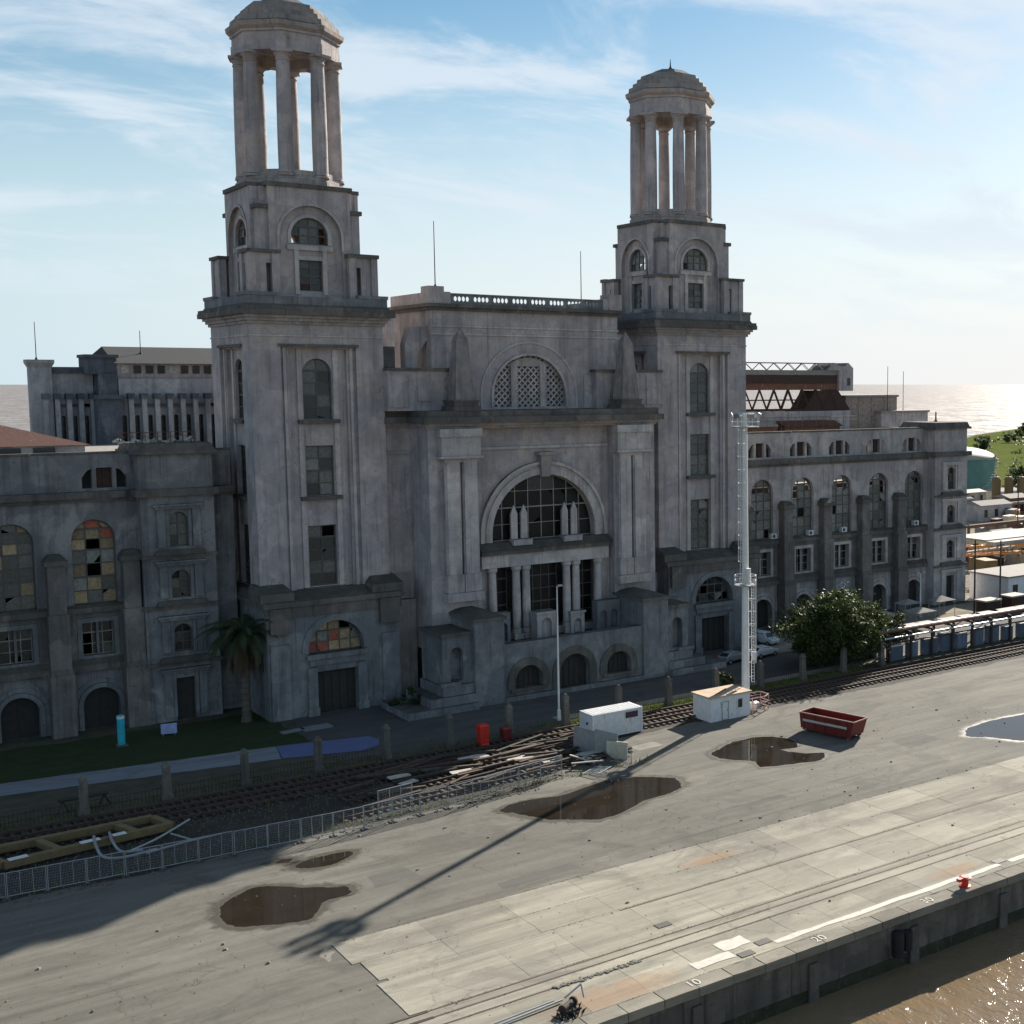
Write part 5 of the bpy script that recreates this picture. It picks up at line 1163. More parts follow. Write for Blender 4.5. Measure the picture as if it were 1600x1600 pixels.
for i in range(46):
    x = rg.uniform(40, 66); y = rg.uniform(102.2, 113) if x < 58 else rg.uniform(106, 113); l = rg.uniform(.8, 3.6)
    mb = MB(Matrix.Translation((x, y, rg.uniform(.34, .5))) @ Matrix.Rotation(rg.gauss(.05, .22), 4, 'Z') @ Matrix.Rotation(rg.uniform(-.06, .06), 4, 'Y')); mb.box(-l, l, -.14, .14, -.1, .1)
    big = 'longest' if l > 3.3 else ''
    o = single(mb, 'timber', M['timber'] if i % 3 else M['rail_rust'], 'old timber or rusted bar lying loose on the ballast tracks', 'timber', None, 'loose timbers and bars on the tracks')
for i in range(9):
    x, y = rg.uniform(44, 62), rg.uniform(103, 112); mb = MB(); s = rg.uniform(.6, 1.5); mb.M = Matrix.Translation((x, y, .36)) @ Matrix.Rotation(rg.uniform(-.3, .3), 4, 'Z'); mb.box(-s, s, -s*.45, s*.45, -.05, .05); 
    single(mb, 'concrete_slab', M['slab_in'], 'pale broken concrete slab lying between the rails', 'slab', None, 'broken slabs on the tracks')
reeds = MB()
for i in range(2600):
    x, y = rg.uniform(-5, 66), rg.choice((rg.gauss(116.2, .5), rg.gauss(101.2, .25), rg.gauss(109.5, 2.5), rg.gauss(118.3, .7))); h = rg.uniform(.15, .55); a = rg.random()*6.3; dx, dy = .05*math.cos(a), .05*math.sin(a)
    reeds.add([(x-dx, y-dy, 0), (x+dx, y+dy, 0), (x+rg.uniform(-.2, .2), y+rg.uniform(-.2, .2), h)], [(0, 1, 2)])
for i in range(3200):
    x, y = rg.uniform(66, 108), rg.gauss(117.6, .55); h = rg.uniform(.12, .45); a = rg.random()*6.3; dx, dy = .06*math.cos(a), .06*math.sin(a)
    reeds.add([(x-dx, y-dy, 0), (x+dx, y+dy, 0), (x+rg.uniform(-.2, .2), y+rg.uniform(-.2, .2), h)], [(0, 1, 2)])
o = reeds.build('weeds', M['grass'], None, recalc=False); o['kind'] = 'stuff'; o['label'] = 'thin weeds along the fence and tracks'; o['category'] = 'weeds'

# ------------------------------------------------------------------ crowd barriers
def barrier_proto():
    t_ = thing('crowd_barrier', '', 'barrier', (0, 0, 0), 'steel barriers in a line along the tracks')
    w, h = 1.2, 1.95
    mb = MB()
    for x in (-w, w): mb.cyl((x, 0, .08), (x, 0, h), .035, n=8)
    for z in (.25, h-.03): mb.cyl((-w, 0, z), (w, 0, z), .032, n=8)
    mb.build('frame', M['galv'], t_)
    for x in (-w/3, w/3):
        mb = MB(); mb.cyl((x, 0, .25), (x, 0, h), .025, n=6); mb.build('upright', M['galv'], t_)
    mb = MB()
    for i in range(1, 24): x = -w+2*w*i/24; mb.cyl((x, 0, .26), (x, 0, h-.05), .006, n=3)
    for i in range(1, 9): z = .25+i*.19; mb.cyl((-w, 0, z), (w, 0, z), .006, n=3)
    mb.build('wire_mesh', M['galv'], t_)
    for x in (-w+.1, w-.1):
        mb = MB(); mb.box(x-.09, x+.09, -.3, .3, 0, .08); mb.build('foot', M['post'], t_)
    return t_
bp = barrier_proto(); first = True
line = [(5.0, 100.9), (11, 100.9), (30, 99.6), (36, 99.2), (46, 100.0), (57, 102.2)]
def lerp_line(s):
    d = 0
    for a, b in zip(line, line[1:]):
        L = math.hypot(b[0]-a[0], b[1]-a[1])
        if d+L >= s: t_ = (s-d)/L; return (a[0]+(b[0]-a[0])*t_, a[1]+(b[1]-a[1])*t_, math.atan2(b[1]-a[1], b[0]-a[0]))
        d += L
    return None
k = 0; rg = random.Random(9); ordn = ['first', 'second', 'third', 'fourth', 'fifth', 'sixth', 'seventh', 'eighth', 'ninth', 'tenth', 'eleventh', 'twelfth', 'thirteenth', 'fourteenth', 'fifteenth', 'sixteenth', 'seventeenth', 'eighteenth', 'nineteenth', 'twentieth', 'twenty-first']
while k < 21:
    p = lerp_line(3.2+k*2.5)
    if not p: break
    o = bp if k == 0 else copy_tree(bp)
    o.location = (p[0], p[1]+rg.uniform(-.06, .06), 0); o.rotation_euler = (rg.uniform(-.02, .02), 0, p[2]+rg.uniform(-.05, .05))
    o['label'] = 'steel mesh barrier, %s from the left in the line along the tracks' % ordn[k]; k += 1
for (x, y, rz, tx, lb) in ((40.3, 101.1, .12, 0, 'taller steel barrier standing just behind the line, left of the rails'), (62.6, 101.4, -1.2, 0, 'steel barrier turned sideways beside the wooden board'), (59.0, 101.6, .5, 1.45, 'steel barrier fallen flat at the end of the line')):
    o = copy_tree(bp); o.location = (x, y, .15 if tx else 0); o.rotation_euler = (tx, 0, rz); o['label'] = lb
    if tx == 0 and x < 50: o.scale = (1.3, 1, 1.25)
for (x, y, rz, lb) in ((61.9, 107.2, -1.25, 'grey sheet panel leaning by the left end of the white container'), (63.0, 104.9, -1.15, 'grey sheet panel standing nearest the white container corner')):
    t_ = thing('sheet_panel', lb, 'panel', (x, y, 0)); t_.rotation_euler = (0, .06, rz)
    mb = MB(); mb.box(-1.3, 1.3, -.03, .03, .05, 2.4); mb.build('sheet', M['galv'], t_); mb = MB()
    for xx in (-1.3, 1.3): mb.cyl((xx, 0, 0), (xx, 0, 2.45), .05, n=8)
    mb.cyl((-1.3, 0, 2.43), (1.3, 0, 2.43), .05, n=8); mb.build('frame', M['galv'], t_)
t_ = thing('board', 'tan wooden board standing upright on the asphalt by the puddle', 'board', (63.4, 103.4, 0)); t_.rotation_euler = (0, 0, -1.0)
mb = MB(); mb.box(-1.1, 1.1, -.06, .06, 0, 1.7); mb.build('sheet', M['beige'], t_); mb = MB(); mb.box(-1.1, 1.1, .06, .2, .2, .35); mb.box(-1.1, 1.1, .06, .2, 1.4, 1.55); mb.box(-.9, -.75, .2, .9, 0, .12); mb.box(.75, .9, .2, .9, 0, .12); mb.build('batten', M['timber'], t_)
rg = random.Random(21)
t_ = thing('debris_heap', 'heap of pale planks and rubble at the end of the barrier line', 'debris', (60.2, 103.6, 0), world=True)
for i in range(16):
    mb = MB(Matrix.Translation((60.2+rg.gauss(0, 1.0), 103.6+rg.gauss(0, .8), .15+rg.random()*.5)) @ Matrix.Rotation(rg.random()*6, 4, 'Z') @ Matrix.Rotation(rg.uniform(-.3, .3), 4, 'Y')); l = rg.uniform(.5, 1.5); mb.box(-l, l, -.1, .1, -.05, .05); mb.build('plank', M['timber'] if i % 2 else M['slab_in'], t_)

# ------------------------------------------------------------------ white cabins
C1 = thing('site_container', 'white site container with dark sign by the tracks', 'container', (67.6, 111.3, 0), world=True)
mb = MB(); mb.box(64.7, 70.5, 110.1, 112.5, .12, 2.62); mb.build('body', M['white'], C1)
mb = MB()
for i in range(28): x = 64.85+.2*i; mb.box(x, x+.1, 110.06, 110.1, .3, 2.45)
for i in range(11): y = 110.25+.2*i; mb.box(64.66, 64.7, y, y+.1, .3, 2.45)
mb.build('corrugation', M['white'], C1)
mb = MB()
for x in (64.7, 70.5):
    for y in (110.1, 112.5): mb.box(x-.09, x+.09, y-.09, y+.09, 0, 2.68)
for y in (110.1, 112.5): mb.box(64.7, 70.5, y-.07, y+.07, .1, .26); mb.box(64.7, 70.5, y-.07, y+.07, 2.5, 2.66)
for x in (64.7, 70.5): mb.box(x-.07, x+.07, 110.1, 112.5, .1, .26); mb.box(x-.07, x+.07, 110.1, 112.5, 2.5, 2.66)
mb.build('frame', M['white'], C1)
mb = MB(); mb.box(64.75, 70.45, 110.15, 112.45, 2.62, 2.67)
for i in range(14): x = 64.9+.4*i; mb.box(x, x+.2, 110.2, 112.4, 2.67, 2.7)
mb.build('roof', M['white'], C1)
mb = MB(); mb.box(68.55, 70.0, 109.98, 110.06, 1.75, 2.35); mb.build('sign_panel', M['sign_dark'], C1)
mb = MB()
for i in range(3): mb.box(68.72+.42*i, 68.98+.42*i, 109.96, 109.98, 1.95, 2.15)
mb.build('sign_mark', M['red'], C1)
mb = MB(); mb.box(64.58, 64.66, 111.0, 111.25, 1.5, 1.75); mb.build('vent', M['sign_dark'], C1)
C2 = thing('mast_cabin', 'white cabin with tan flat roof at the foot of the light mast', 'cabin', (80.8, 110, 0), world=True)
mb = MB(); mb.box(78.1, 83.4, 108.4, 111.6, .0, 2.6); mb.build('wall', M['white'], C2)
mb = MB(); mb.box(77.95, 83.55, 108.2, 111.8, 2.6, 2.75); mb.build('roof', M['roof_tan'] if 'roof_tan' in M else M.setdefault('roof_tan', plain('tan_roof_felt', (0.44, 0.33, 0.23), .85, scale=.8)), C2)
mb = MB(); mb.M = Matrix.Translation((80.4, 109.7, 2.82)) @ Matrix.Rotation(.55, 4, 'Z'); mb.box(-1.5, 1.5, -.05, .05, -.06, .02); mb.build('roof_beam', M['timber'], C2)
mb = MB(); mb.box(81.7, 82.3, 108.33, 108.4, 1.1, 2.05); mb.build('window', M['pane_dark'], C2); mb = MB(); mb.plate([rect(81.6, 82.4, 1.0, 2.15), rect(81.7, 82.3, 1.1, 2.05)], 108.3, 108.42); mb.build('window_frame', M['white'], C2)
mb = MB(); mb.plate([rect(79.6, 80.5, .05, 2.05), rect(79.66, 80.44, .1, 1.99)], 108.34, 108.4); mb.box(80.3, 80.36, 108.28, 108.4, 1.0, 1.15); mb.build('door_frame', M['galv'], C2)

# ------------------------------------------------------------------ light mast with ladder
mx, my = 85.7, 112.2
MS = thing('light_mast', 'tall white tapering light mast with ladder and platforms by the white cabin', 'mast', (mx, my, 0), world=True)
mb = MB(); mb.ngon([(.46, 0), (.45, .4), (.42, 8), (.38, 14.2), (.32, 22), (.25, 32.4)], 10, 0, (mx, my)); mb.build('pole', M['white_rust'], MS)
mb = MB(); mb.ngon([(.95, 0), (.95, .18), (.7, .25)], 10, 0, (mx, my)); mb.build('base_plate', M['galv'], MS)
def ladder(side, z0, z1):
    x = mx+side*.78; mb = MB()
    for dy in (-.25, .25): mb.cyl((x, my+dy-.35, z0), (x, my+dy-.35, z1), .035, n=5)
    mb.build('ladder_stile', M['white_rust'], MS)
    mb = MB(); z = z0
    while z < z1: mb.cyl((x, my-.6, z), (x, my-.1, z), .02, n=4); z += .35
    mb.build('ladder_rungs', M['white_rust'], MS)
    mb = MB(); z = z0+2.2
    while z < z1:
        c = [(x+side*.38*math.cos(a), my-.35+.38*math.sin(a), z) for a in [math.pi*(-.9+1.8*i/8) for i in range(9)]]
        for p, q in zip(c, c[1:]): mb.cyl(p, q, .022, n=4)
        z += 1.45
    mb.build('ladder_hoop', M['white_rust'], MS)
    mb = MB()
    for a in (-.6, 0, .6): px, py = x+side*.38*math.cos(a*1.4), my-.35+.38*math.sin(a*1.4); mb.cyl((px, py, z0+2.2), (px, py, z1), .02, n=4)
    z = z0+.6
    while z < z1: mb.cyl((mx, my, z), (x, my-.35, z), .03, n=4); z += 2.9
    mb.build('ladder_bracket', M['white_rust'], MS)
ladder(1, 2.6, 14.0); ladder(-1, 14.2, 31.4)
for z, r_ in ((13.6, 1.25), (31.2, 1.6)):
    mb = MB(); mb.plate([[(mx+r_*math.cos(R(45)*i+R(22.5)), my+r_*math.sin(R(45)*i+R(22.5))) for i in range(8)], [(mx+.6*math.cos(R(45)*i), my+.6*math.sin(R(45)*i)) for i in range(8)]], z, z+.1, 'Z'); mb.build('platform', M['galv'], MS)
    mb = MB(); pts = [(mx+r_*math.cos(R(45)*i+R(22.5)), my+r_*math.sin(R(45)*i+R(22.5))) for i in range(8)]
    for i in range(8):
        a, b = pts[i], pts[(i+1) % 8]; mb.cyl((*a, z), (*a, z+1.15), .035, n=5)
        for h in (.6, 1.15): mb.cyl((*a, z+h), (*b, z+h), .03, n=5)
    mb.build('guard_rail', M['white_rust'], MS)
for i in range(6):
    a = R(60)*i+.3; mb = MB(Matrix.Translation((mx+1.5*math.cos(a), my+1.5*math.sin(a), 32.5)) @ Matrix.Rotation(a, 4, 'Z') @ Matrix.Rotation(.5, 4, 'Y')); mb.box(-.15, .18, -.38, .38, -.28, .28); mb.build('floodlight', M['galv'], MS)
mb = MB(); mb.cyl((mx, my, 32.3), (mx, my, 32.75), .3, n=10)
for i in range(6): a = R(60)*i+.3; mb.cyl((mx, my, 32.5), (mx+1.6*math.cos(a), my+1.6*math.sin(a), 32.5), .05, n=5)
mb.build('lamp_arms', M['white_rust'], MS)
mb = MB(); mb.cyl((mx-.15, my-.75, 13.9), (mx-.15, my-.75, 15.6), .28, n=10); mb.box(mx+.5, mx+.9, my-.9, my-.55, 5.2, 6.1); mb.build('control_box', M['white_rust'], MS)
gr = thing('cable_reel_cage', 'pinkish tubular cage with reel beside the mast foot', 'cage', (85.0, 109.9, 0), world=True)
mb = MB()
for z in (.3, 1.0, 1.7):
    pts = [(84.0, 108.7), (85.6, 108.6), (86.6, 109.2), (86.6, 110.6), (84.0, 110.9)]
    for a, b in zip(pts, pts[1:]): mb.cyl((*a, z), (*b, z), .05, n=6)
for a in pts: mb.cyl((*a, 0), (*a, 1.7), .05, n=6)
mb.build('tube_frame', M['cage'] if 'cage' in M else M.setdefault('cage', plain('faded_pink_paint', (.5, .3, .27), .6)), gr)
mb = MB(); mb.cyl((84.7, 109.5, .55), (85.3, 109.7, .55), .5, n=14); mb.build('reel', M['galv'], gr)

# ------------------------------------------------------------------ lamp posts
def lamp(x, y, h, label, arm=.9, two=False):
    L = thing('lamp_post', label, 'lamp post', (x, y, 0), world=True)
    mb = MB(); mb.ngon([(.2, 0), (.2, 1.1), (.12, 1.2), (.1, h*.6), (.06, h)], 8, 0, (x, y)); mb.build('pole', M['white_rust'], L)
    for s in ((-1, 1) if two else (1,)):
        mb = MB(); mb.cyl((x, y, h-.15), (x+s*arm, y, h+.1), .035, n=6); mb.build('arm', M['galv'], L)
        mb = MB(); mb.frustum((x+s*arm-.32, x+s*arm+.32, y-.15, y+.15), h+.02, (x+s*arm-.22, x+s*arm+.22, y-.1, y+.1), h+.2); mb.build('lamp_head', M['galv'], L)
lamp(66.0, 119.4, 14.5, 'slender white pole in front of the porch, left of the white container', .35)
lamp(125.3, 139.9, 6.6, 'street lamp with two arms behind the tree', .6, True)
lamp(139.7, 138.4, 6.9, 'street lamp with two arms near the right end pavilion', .6, True)

# ------------------------------------------------------------------ red skip
SK = thing('waste_skip', 'open red waste skip with white stripe on the asphalt', 'skip', (85.6, 97.2, 0)); SK.rotation_euler = (0, 0, math.atan2(-7.0, 1.6)+math.pi/2)
# local: length along y (6.9), width along x (2.4)
mb = MB(); t_ = .06; l, w_, h0, h1 = 3.45, 1.2, .35, 1.95
mb.add([(-w_, -l, h1), (w_, -l, h1), (w_, l, h1), (-w_, l, h1), (-w_, -l+.5, h0), (w_, -l+.5, h0), (w_, l-.2, h0), (-w_, l-.2, h0),
        (-w_+t_, -l+t_, h1), (w_-t_, -l+t_, h1), (w_-t_, l-t_, h1), (-w_+t_, l-t_, h1), (-w_+t_, -l+.5+t_, h0+t_), (w_-t_, -l+.5+t_, h0+t_), (w_-t_, l-.2-t_, h0+t_), (-w_+t_, l-.2-t_, h0+t_)],
       [(0,1,5,4),(1,2,6,5),(2,3,7,6),(3,0,4,7),(4,5,6,7),(8,12,13,9),(9,13,14,10),(10,14,15,11),(11,15,12,8),(12,15,14,13),(0,8,9,1),(1,9,10,2),(2,10,11,3),(3,11,8,0)])
mb.build('tub', M['red'], SK)
mb = MB()
for a, b in (((-w_, -l), (w_, -l)), ((w_, -l), (w_, l)), ((w_, l), (-w_, l)), ((-w_, l), (-w_, -l))): mb.cyl((*a, h1), (*b, h1), .07, n=6)
mb.build('rim', M['rim_red'] if 'rim_red' in M else M.setdefault('rim_red', plain('worn_rim', (.42, .22, .17), .6)), SK)
mb = MB()
for i in range(5): y = -l+.9+1.35*i; mb.box(-w_-.07, -w_, y-.06, y+.06, .45, 1.9); mb.box(w_, w_+.07, y-.06, y+.06, .45, 1.9)
for x in (-.9, .9): mb.box(x-.12, x+.12, -l+.6, l-.3, 0.12, h0)
mb.build('stiffener', M['red'], SK)
for x in (-.9, .9):
    for y in (-2.6, 2.8): mb = MB(); mb.cyl((x-.12, y, .16), (x+.12, y, .16), .16, n=12); mb.build('roller', M['galv'], SK)
for s in (-1, 1):
    mb = MB(); x = s*(w_+.075); lo, hi = sorted((x, x+s*.012)); mb.box(lo, hi, -l+.8, l-.5, 1.12, 1.36); mb.build('stripe', M['paint_white'], SK)
rg = random.Random(4)
for i in range(9):
    mb = MB(Matrix.Translation((rg.uniform(-.5, .5), rg.uniform(-2.1, 2.4), .78)) @ Matrix.Rotation(rg.random()*3, 4, (1, .3, .5))); s = rg.uniform(.2, .36); mb.box(-s, s, -s*.7, s*.7, -s*.5, s*.5); mb.build('waste', M[rg.choice(['slab_in', 'timber', 'white', 'galv'])], SK)

# ------------------------------------------------------------------ cars
def car(x, y, rz, paint, label, kind=0):
    Cc = thing('parked_car', label, 'car', (x, y, 0), 'cars parked before the power station'); Cc.rotation_euler = (0, 0, rz)
    L, W_ = 4.3, 1.74
    prof = [(-2.15, .35), (2.1, .35), (2.15, .65), (2.05, .85), (1.0, .98), (.45, 1.42), (-1.15, 1.46), (-1.85, 1.02), (-2.12, .92)]
    if kind: prof = [(-2.15, .35), (2.1, .35), (2.15, .7), (2.0, .95), (1.15, 1.08), (.65, 1.68), (-1.9, 1.72), (-2.1, 1.1), (-2.14, .9)]
    mb = MB(); mb.plate([prof], -W_/2, W_/2); n = len(prof)
    # tumblehome: narrow the glasshouse
    for i, p in enumerate(mb.v):
        if p.z > 1.2: p.y *= .8
        elif p.z < .5: p.y *= .95
    b_ = mb.build('body', paint, Cc)
    bv = b_.modifiers.new('bevel', 'BEVEL'); bv.width = .07; bv.segments = 2; bv.limit_method = 'ANGLE'
    mb = MB(); zt = 1.36 if not kind else 1.6; z0 = 1.03
    for s in (-1, 1): mb.add([(-1.6, s*.80, z0), (.85, s*.80, z0), (.42, s*.735, zt), (-1.1, s*.735, zt), (-1.6, s*.78, z0), (.85, s*.78, z0), (.42, s*.70, zt), (-1.1, s*.70, zt)], [(0,1,2,3), (7,6,5,4), (0,4,5,1), (1,5,6,2), (2,6,7,3), (3,7,4,0)])
    mb.build('side_window', M['glass_car'], Cc)
    f0, f1 = ((1.02, .99), (.46, 1.41)) if not kind else ((1.18, 1.09), (.67, 1.66))
    mb = MB(); mb.add([(f0[0]+.02, -.72, f0[1]), (f0[0]+.02, .72, f0[1]), (f1[0]+.03, .6, f1[1]-.03), (f1[0]+.03, -.6, f1[1]-.03)], [(0,1,2,3)]); mb.build('windscreen', M['glass_car'], Cc, recalc=False)
    r0, r1 = ((-1.86, 1.04), (-1.18, 1.44)) if not kind else ((-2.11, 1.12), (-1.92, 1.66))
    mb = MB(); mb.add([(r0[0]-.02, -.68, r0[1]), (r0[0]-.02, .68, r0[1]), (r1[0]-.04, .6, r1[1]-.03), (r1[0]-.04, -.6, r1[1]-.03)], [(3,2,1,0)]); mb.build('rear_window', M['glass_car'], Cc, recalc=False)
    for sx in (-1.35, 1.35):
        for s in (-1, 1):
            mb = MB(); mb.cyl((sx, s*.68, .32), (sx, s*.89, .32), .32, n=16); wh = mb.build('wheel', M['tyre'], Cc); mb = MB(); mb.cyl((sx, s*.885, .32), (sx, s*.9, .32), .19, n=12); mb.build('rim', M['galv'], wh)
    for s in (-1, 1):
        mb = MB(); mb.box(2.08, 2.17, s*.6-.18, s*.6+.18, .66, .82); mb.build('headlight', M['white'], Cc); mb = MB(); mb.box(-2.17, -2.08, s*.65-.13, s*.65+.13, .75, .92); mb.build('tail_light', M['red_bright'], Cc)
M['car_white'] = plain('white_car_paint', (.6, .62, .64), .25, var=.03, bmp=0); M['car_silver'] = plain('silver_car_paint', (.3, .32, .34), .3, .4, var=.03, bmp=0); M['car_dark'] = plain('dark_car_paint', (.03, .035, .045), .25, var=.05, bmp=0)
car(108.4, 137.6, R(-80), M['car_white'], 'white van-like car parked left of the tree by the wing', 1)
car(98.0, 131.0, R(10), M['car_silver'], 'silver car just left of the light mast')
car(103.2, 131.2, R(8), M['car_white'], 'white low car just right of the light mast')
car(116.0, 137.2, R(-85), M['car_dark'], 'dark car half hidden behind the tree')

# ------------------------------------------------------------------ vegetation
def limb(mb, p, q, r0, r1): mb.cyl(p, q, r0, r1, 7, cap=False)
def tree(x, y, h, rx, ry, label, lm, nclump, nleaf, seed, leaf=.28, low=.12, name='broadleaf_tree', trunks=1, group=None):
    rg = random.Random(seed); T = thing(name, label, 'tree', (x, y, 0), group)
    mb = MB(); ends = []
    for tnk in range(trunks):
        bx_, by_ = ((tnk-(trunks-1)/2)*rx*.5, rg.uniform(-.6, .6)); p = Vector((bx_, by_, 0)); q = Vector((bx_+rg.uniform(-.4, .4), by_+rg.uniform(-.4, .4), h*.32)); limb(mb, p, q, h*.038, h*.03)
        for i in range(7):
            a = rg.random()*6.28; e = q+Vector((math.cos(a)*rx*rg.uniform(.25, .55)/trunks**.3, math.sin(a)*ry*rg.uniform(.25, .55), h*rg.uniform(.15, .45))); limb(mb, q, e, h*.022, h*.008); ends.append(e)
            for j in range(2):
                e2 = e+Vector((rg.uniform(-.3, .3)*rx, rg.uniform(-.3, .3)*ry, rg.uniform(.02, .2)*h)); limb(mb, e, e2, h*.008, h*.003)
    mb.build('trunk', M['bark'], T, smooth=True)
    mb = MB()
    for c in range(nclump):
        u = rg.uniform(-1, 1); a = rg.random()*6.283; rr = math.sqrt(1-u*u); rad = rg.uniform(.45, 1.08)**.7
        d = Vector((rr*math.cos(a), rr*math.sin(a), u)); cz = h*(low+(1-low)*.5); hz = h*(1-low)*.5
        c_ = Vector((d.x*rx*rad*rg.uniform(.75, 1.02), d.y*ry*rad*rg.uniform(.75, 1.02), cz+d.z*hz*rad*rg.uniform(.8, 1.04)))
        if c_.z < h*.1: c_.z = h*rg.uniform(.08, .2)
        cs = rg.uniform(.35, 1.15)*min(rx, ry)*.25
        for i in range(nleaf):
            p = c_+Vector((rg.gauss(0, cs*.6), rg.gauss(0, cs*.6), rg.gauss(0, cs*.42)))
            if p.z < .3: continue
            s = leaf*rg.uniform(.6, 1.3); n_ = Vector((rg.gauss(0, .6), rg.gauss(0, .6), rg.uniform(.2, 1))).normalized(); t1 = n_.orthogonal().normalized(); t1.rotate(Matrix.Rotation(rg.random()*6.28, 3, n_)); t2 = n_.cross(t1)
            mb.add([p-t1*s-t2*s*.45*0, p+t2*s*.45, p+t1*s, p-t2*s*.45], [(0, 1, 2, 3)])
    mb.build('crown', M[lm], T, recalc=False); return T
tree(107.2, 121.6, 9.0, 7.8, 5.6, 'large dense broadleaf tree beside the quay tracks', 'leaf', 170, 200, 2, .22, .04, trunks=2)
tree(115.6, 121.8, 6.4, 4.0, 3.4, 'lower bushy tree growing at the right flank of the large tree', 'leaf', 48, 170, 3, .22, .05)
tree(88.8, 120.6, 1.8, 1.6, 1.2, 'low shrub behind the mast cabin by the picket fence', 'leaf', 20, 60, 6, .16, .05, 'shrub')
tree(55.2, 133.5, 2.4, 2.4, 1.4, 'dark overgrown shrub at the left steps of the porch', 'leaf_dark', 26, 70, 8, .18, .03, 'shrub')
def palm(x, y, h, label):
    T = thing('palm_tree', label, 'palm', (x, y, 0)); rg = random.Random(31)
    mb = MB(); prev = (.55, 0)
    prof = [(.62, 0), (.5, .6)]
    for i in range(14): z = .6+(h-.6)*(i+1)/14; prof += [(.44, z-.12), (.52, z-.04)]
    mb.ngon(prof, 10); mb.build('trunk', M['bark'], T)
    def fronds(n, e0, e1, L, mat, nm, hw_):
        mb = MB()
        for i in range(n):
            a = rg.random()*6.283; el = R(rg.uniform(e0, e1)); l = L*rg.uniform(.8, 1.1); p = Vector((.25*math.cos(a), .25*math.sin(a), h)); ps = [p]
            for s in range(9):
                ll = l/9; d = Vector((math.cos(a)*math.cos(el), math.sin(a)*math.cos(el), math.sin(el))); p = p+d*ll; ps.append(p); el -= R(rg.uniform(9, 15))*(1 if el > R(-80) else 0)
            side = Vector((-math.sin(a), math.cos(a), 0))
            for s in range(9):
                p, q = ps[s], ps[s+1]; mb.cyl(p, q, .04, .03, 4, cap=False)
                for j in range(5):
                    b_ = p.lerp(q, j/5); t_ = (s+j/5)/9; wl = hw_*(math.sin(math.pi*min(1, t_*.9+.12))*.9+.1)
                    for sg in (-1, 1):
                        e = b_+side*sg*wl*.75+(q-p).normalized()*wl*.5+Vector((0, 0, -wl*.35)); w3 = (q-p).normalized()*.05
                        mb.add([b_-w3, b_+w3, e], [(0, 1, 2)])
        mb.build(nm, M[mat], T, recalc=False)
    fronds(38, -10, 72, 5.0, 'frond', 'crown', 1.1); fronds(46, -80, -30, 4.6, 'frond_dry', 'dead_fronds', .7)
palm(39.6, 139.8, 9.4, 'dark palm with hanging dead fronds before the near tower')

# ------------------------------------------------------------------ shaded yard on the left
FR = thing('steel_frame', 'yellow painted steel frame lying on the ballast at lower left', 'frame', (18.5, 109, 0), world=True)
def beam(p, q, w_, h_, mat, z=0.25, nm='beam', par=None):
    p, q = Vector(p), Vector(q); d = q-p; L = d.length; a = math.atan2(d.y, d.x); mb = MB(Matrix.Translation((p.x, p.y, z)) @ Matrix.Rotation(a, 4, 'Z')); mb.box(0, L, -w_/2, w_/2, 0, h_); return mb.build(nm, M[mat], par or FR)
A, B_, C_, D_ = (11.4, 110.9), (23.7, 111.2), (24.5, 108.4), (12.6, 107.0)
beam(A, B_, .6, .55, 'yellow'); beam(D_, C_, .6, .55, 'yellow'); beam(A, D_, .55, .5, 'yellow', .26); beam(B_, C_, .55, .5, 'yellow', .26); beam((15.4, 111.0), (16.4, 107.5), .55, .5, 'yellow', .26); beam((21.0, 111.1), (21.9, 108.2), .55, .5, 'yellow', .26)
beam((17.8, 107.66), (19.2, 107.8), .62, .03, 'white', .81, 'white_patch'); beam((20.1, 107.92), (21.1, 108.04), .62, .03, 'white', .81, 'white_patch'); beam((12.9, 107.05), (14.2, 107.2), .62, .03, 'white', .81, 'white_patch')
def hose(pts, r_, label, mat='galv'):
    mb = MB(); res = []
    n = len(pts)
    for i in range(n-1):
        p0, p1, p2, p3 = [Vector(pts[max(0, min(n-1, i+k_))]) for k_ in (-1, 0, 1, 2)]
        for j in range(7): t_ = j/7; res.append(.5*((2*p1)+(-p0+p2)*t_+(2*p0-5*p1+4*p2-p3)*t_*t_+(-p0+3*p1-3*p2+p3)*t_**3))
    res.append(Vector(pts[-1]))
    for a, b in zip(res, res[1:]): mb.cyl(a, b, r_, r_, 7)
    single(mb, 'pipe', M[mat], label, 'pipe')
hose([(18.9, 108.4, .9), (18.7, 106.6, .7), (18.9, 104.9, .25), (20.2, 104.1, .2), (22.5, 104.4, .2)], .11, 'curved white pipe hooked over the yellow frame, left one')
hose([(20.0, 108.4, .95), (19.9, 106.8, .7), (20.2, 105.2, .3), (21.6, 104.8, .2)], .11, 'curved white pipe hooked over the yellow frame, right one')
hose([(20.4, 105.0, .2), (22.6, 106.2, .3), (24.6, 107.6, .5), (26.0, 108.8, .6)], .09, 'straight pale pipe lying from the hooks towards the frame corner', 'galv')
hose([(21.6, 103.9, .2), (24.0, 104.4, .25), (27.4, 104.9, .2)], .08, 'pale pipe lying along the barrier line', 'galv')
hose([(24.0, 106.5, .5), (25.2, 104.8, .2)], .08, 'short pale pipe end right of the yellow frame', 'galv')
bn = MB(); bn.M = Matrix.Translation((55.3, 115.6, 0)); bn.frustum((-.42, .42, -.4, .4), .06, (-.5, .5, -.48, .48), 2.0); bn.frustum((-.54, .54, -.52, .52), 2.0, (-.4, .4, -.35, .35), 2.18); bn.cyl((-.4, -.42, .15), (.4, -.42, .15), .14, n=8)
single(bn, 'waste_bin', M['red_bright'], 'tall bright red bin in the shade by the tracks', 'bin')
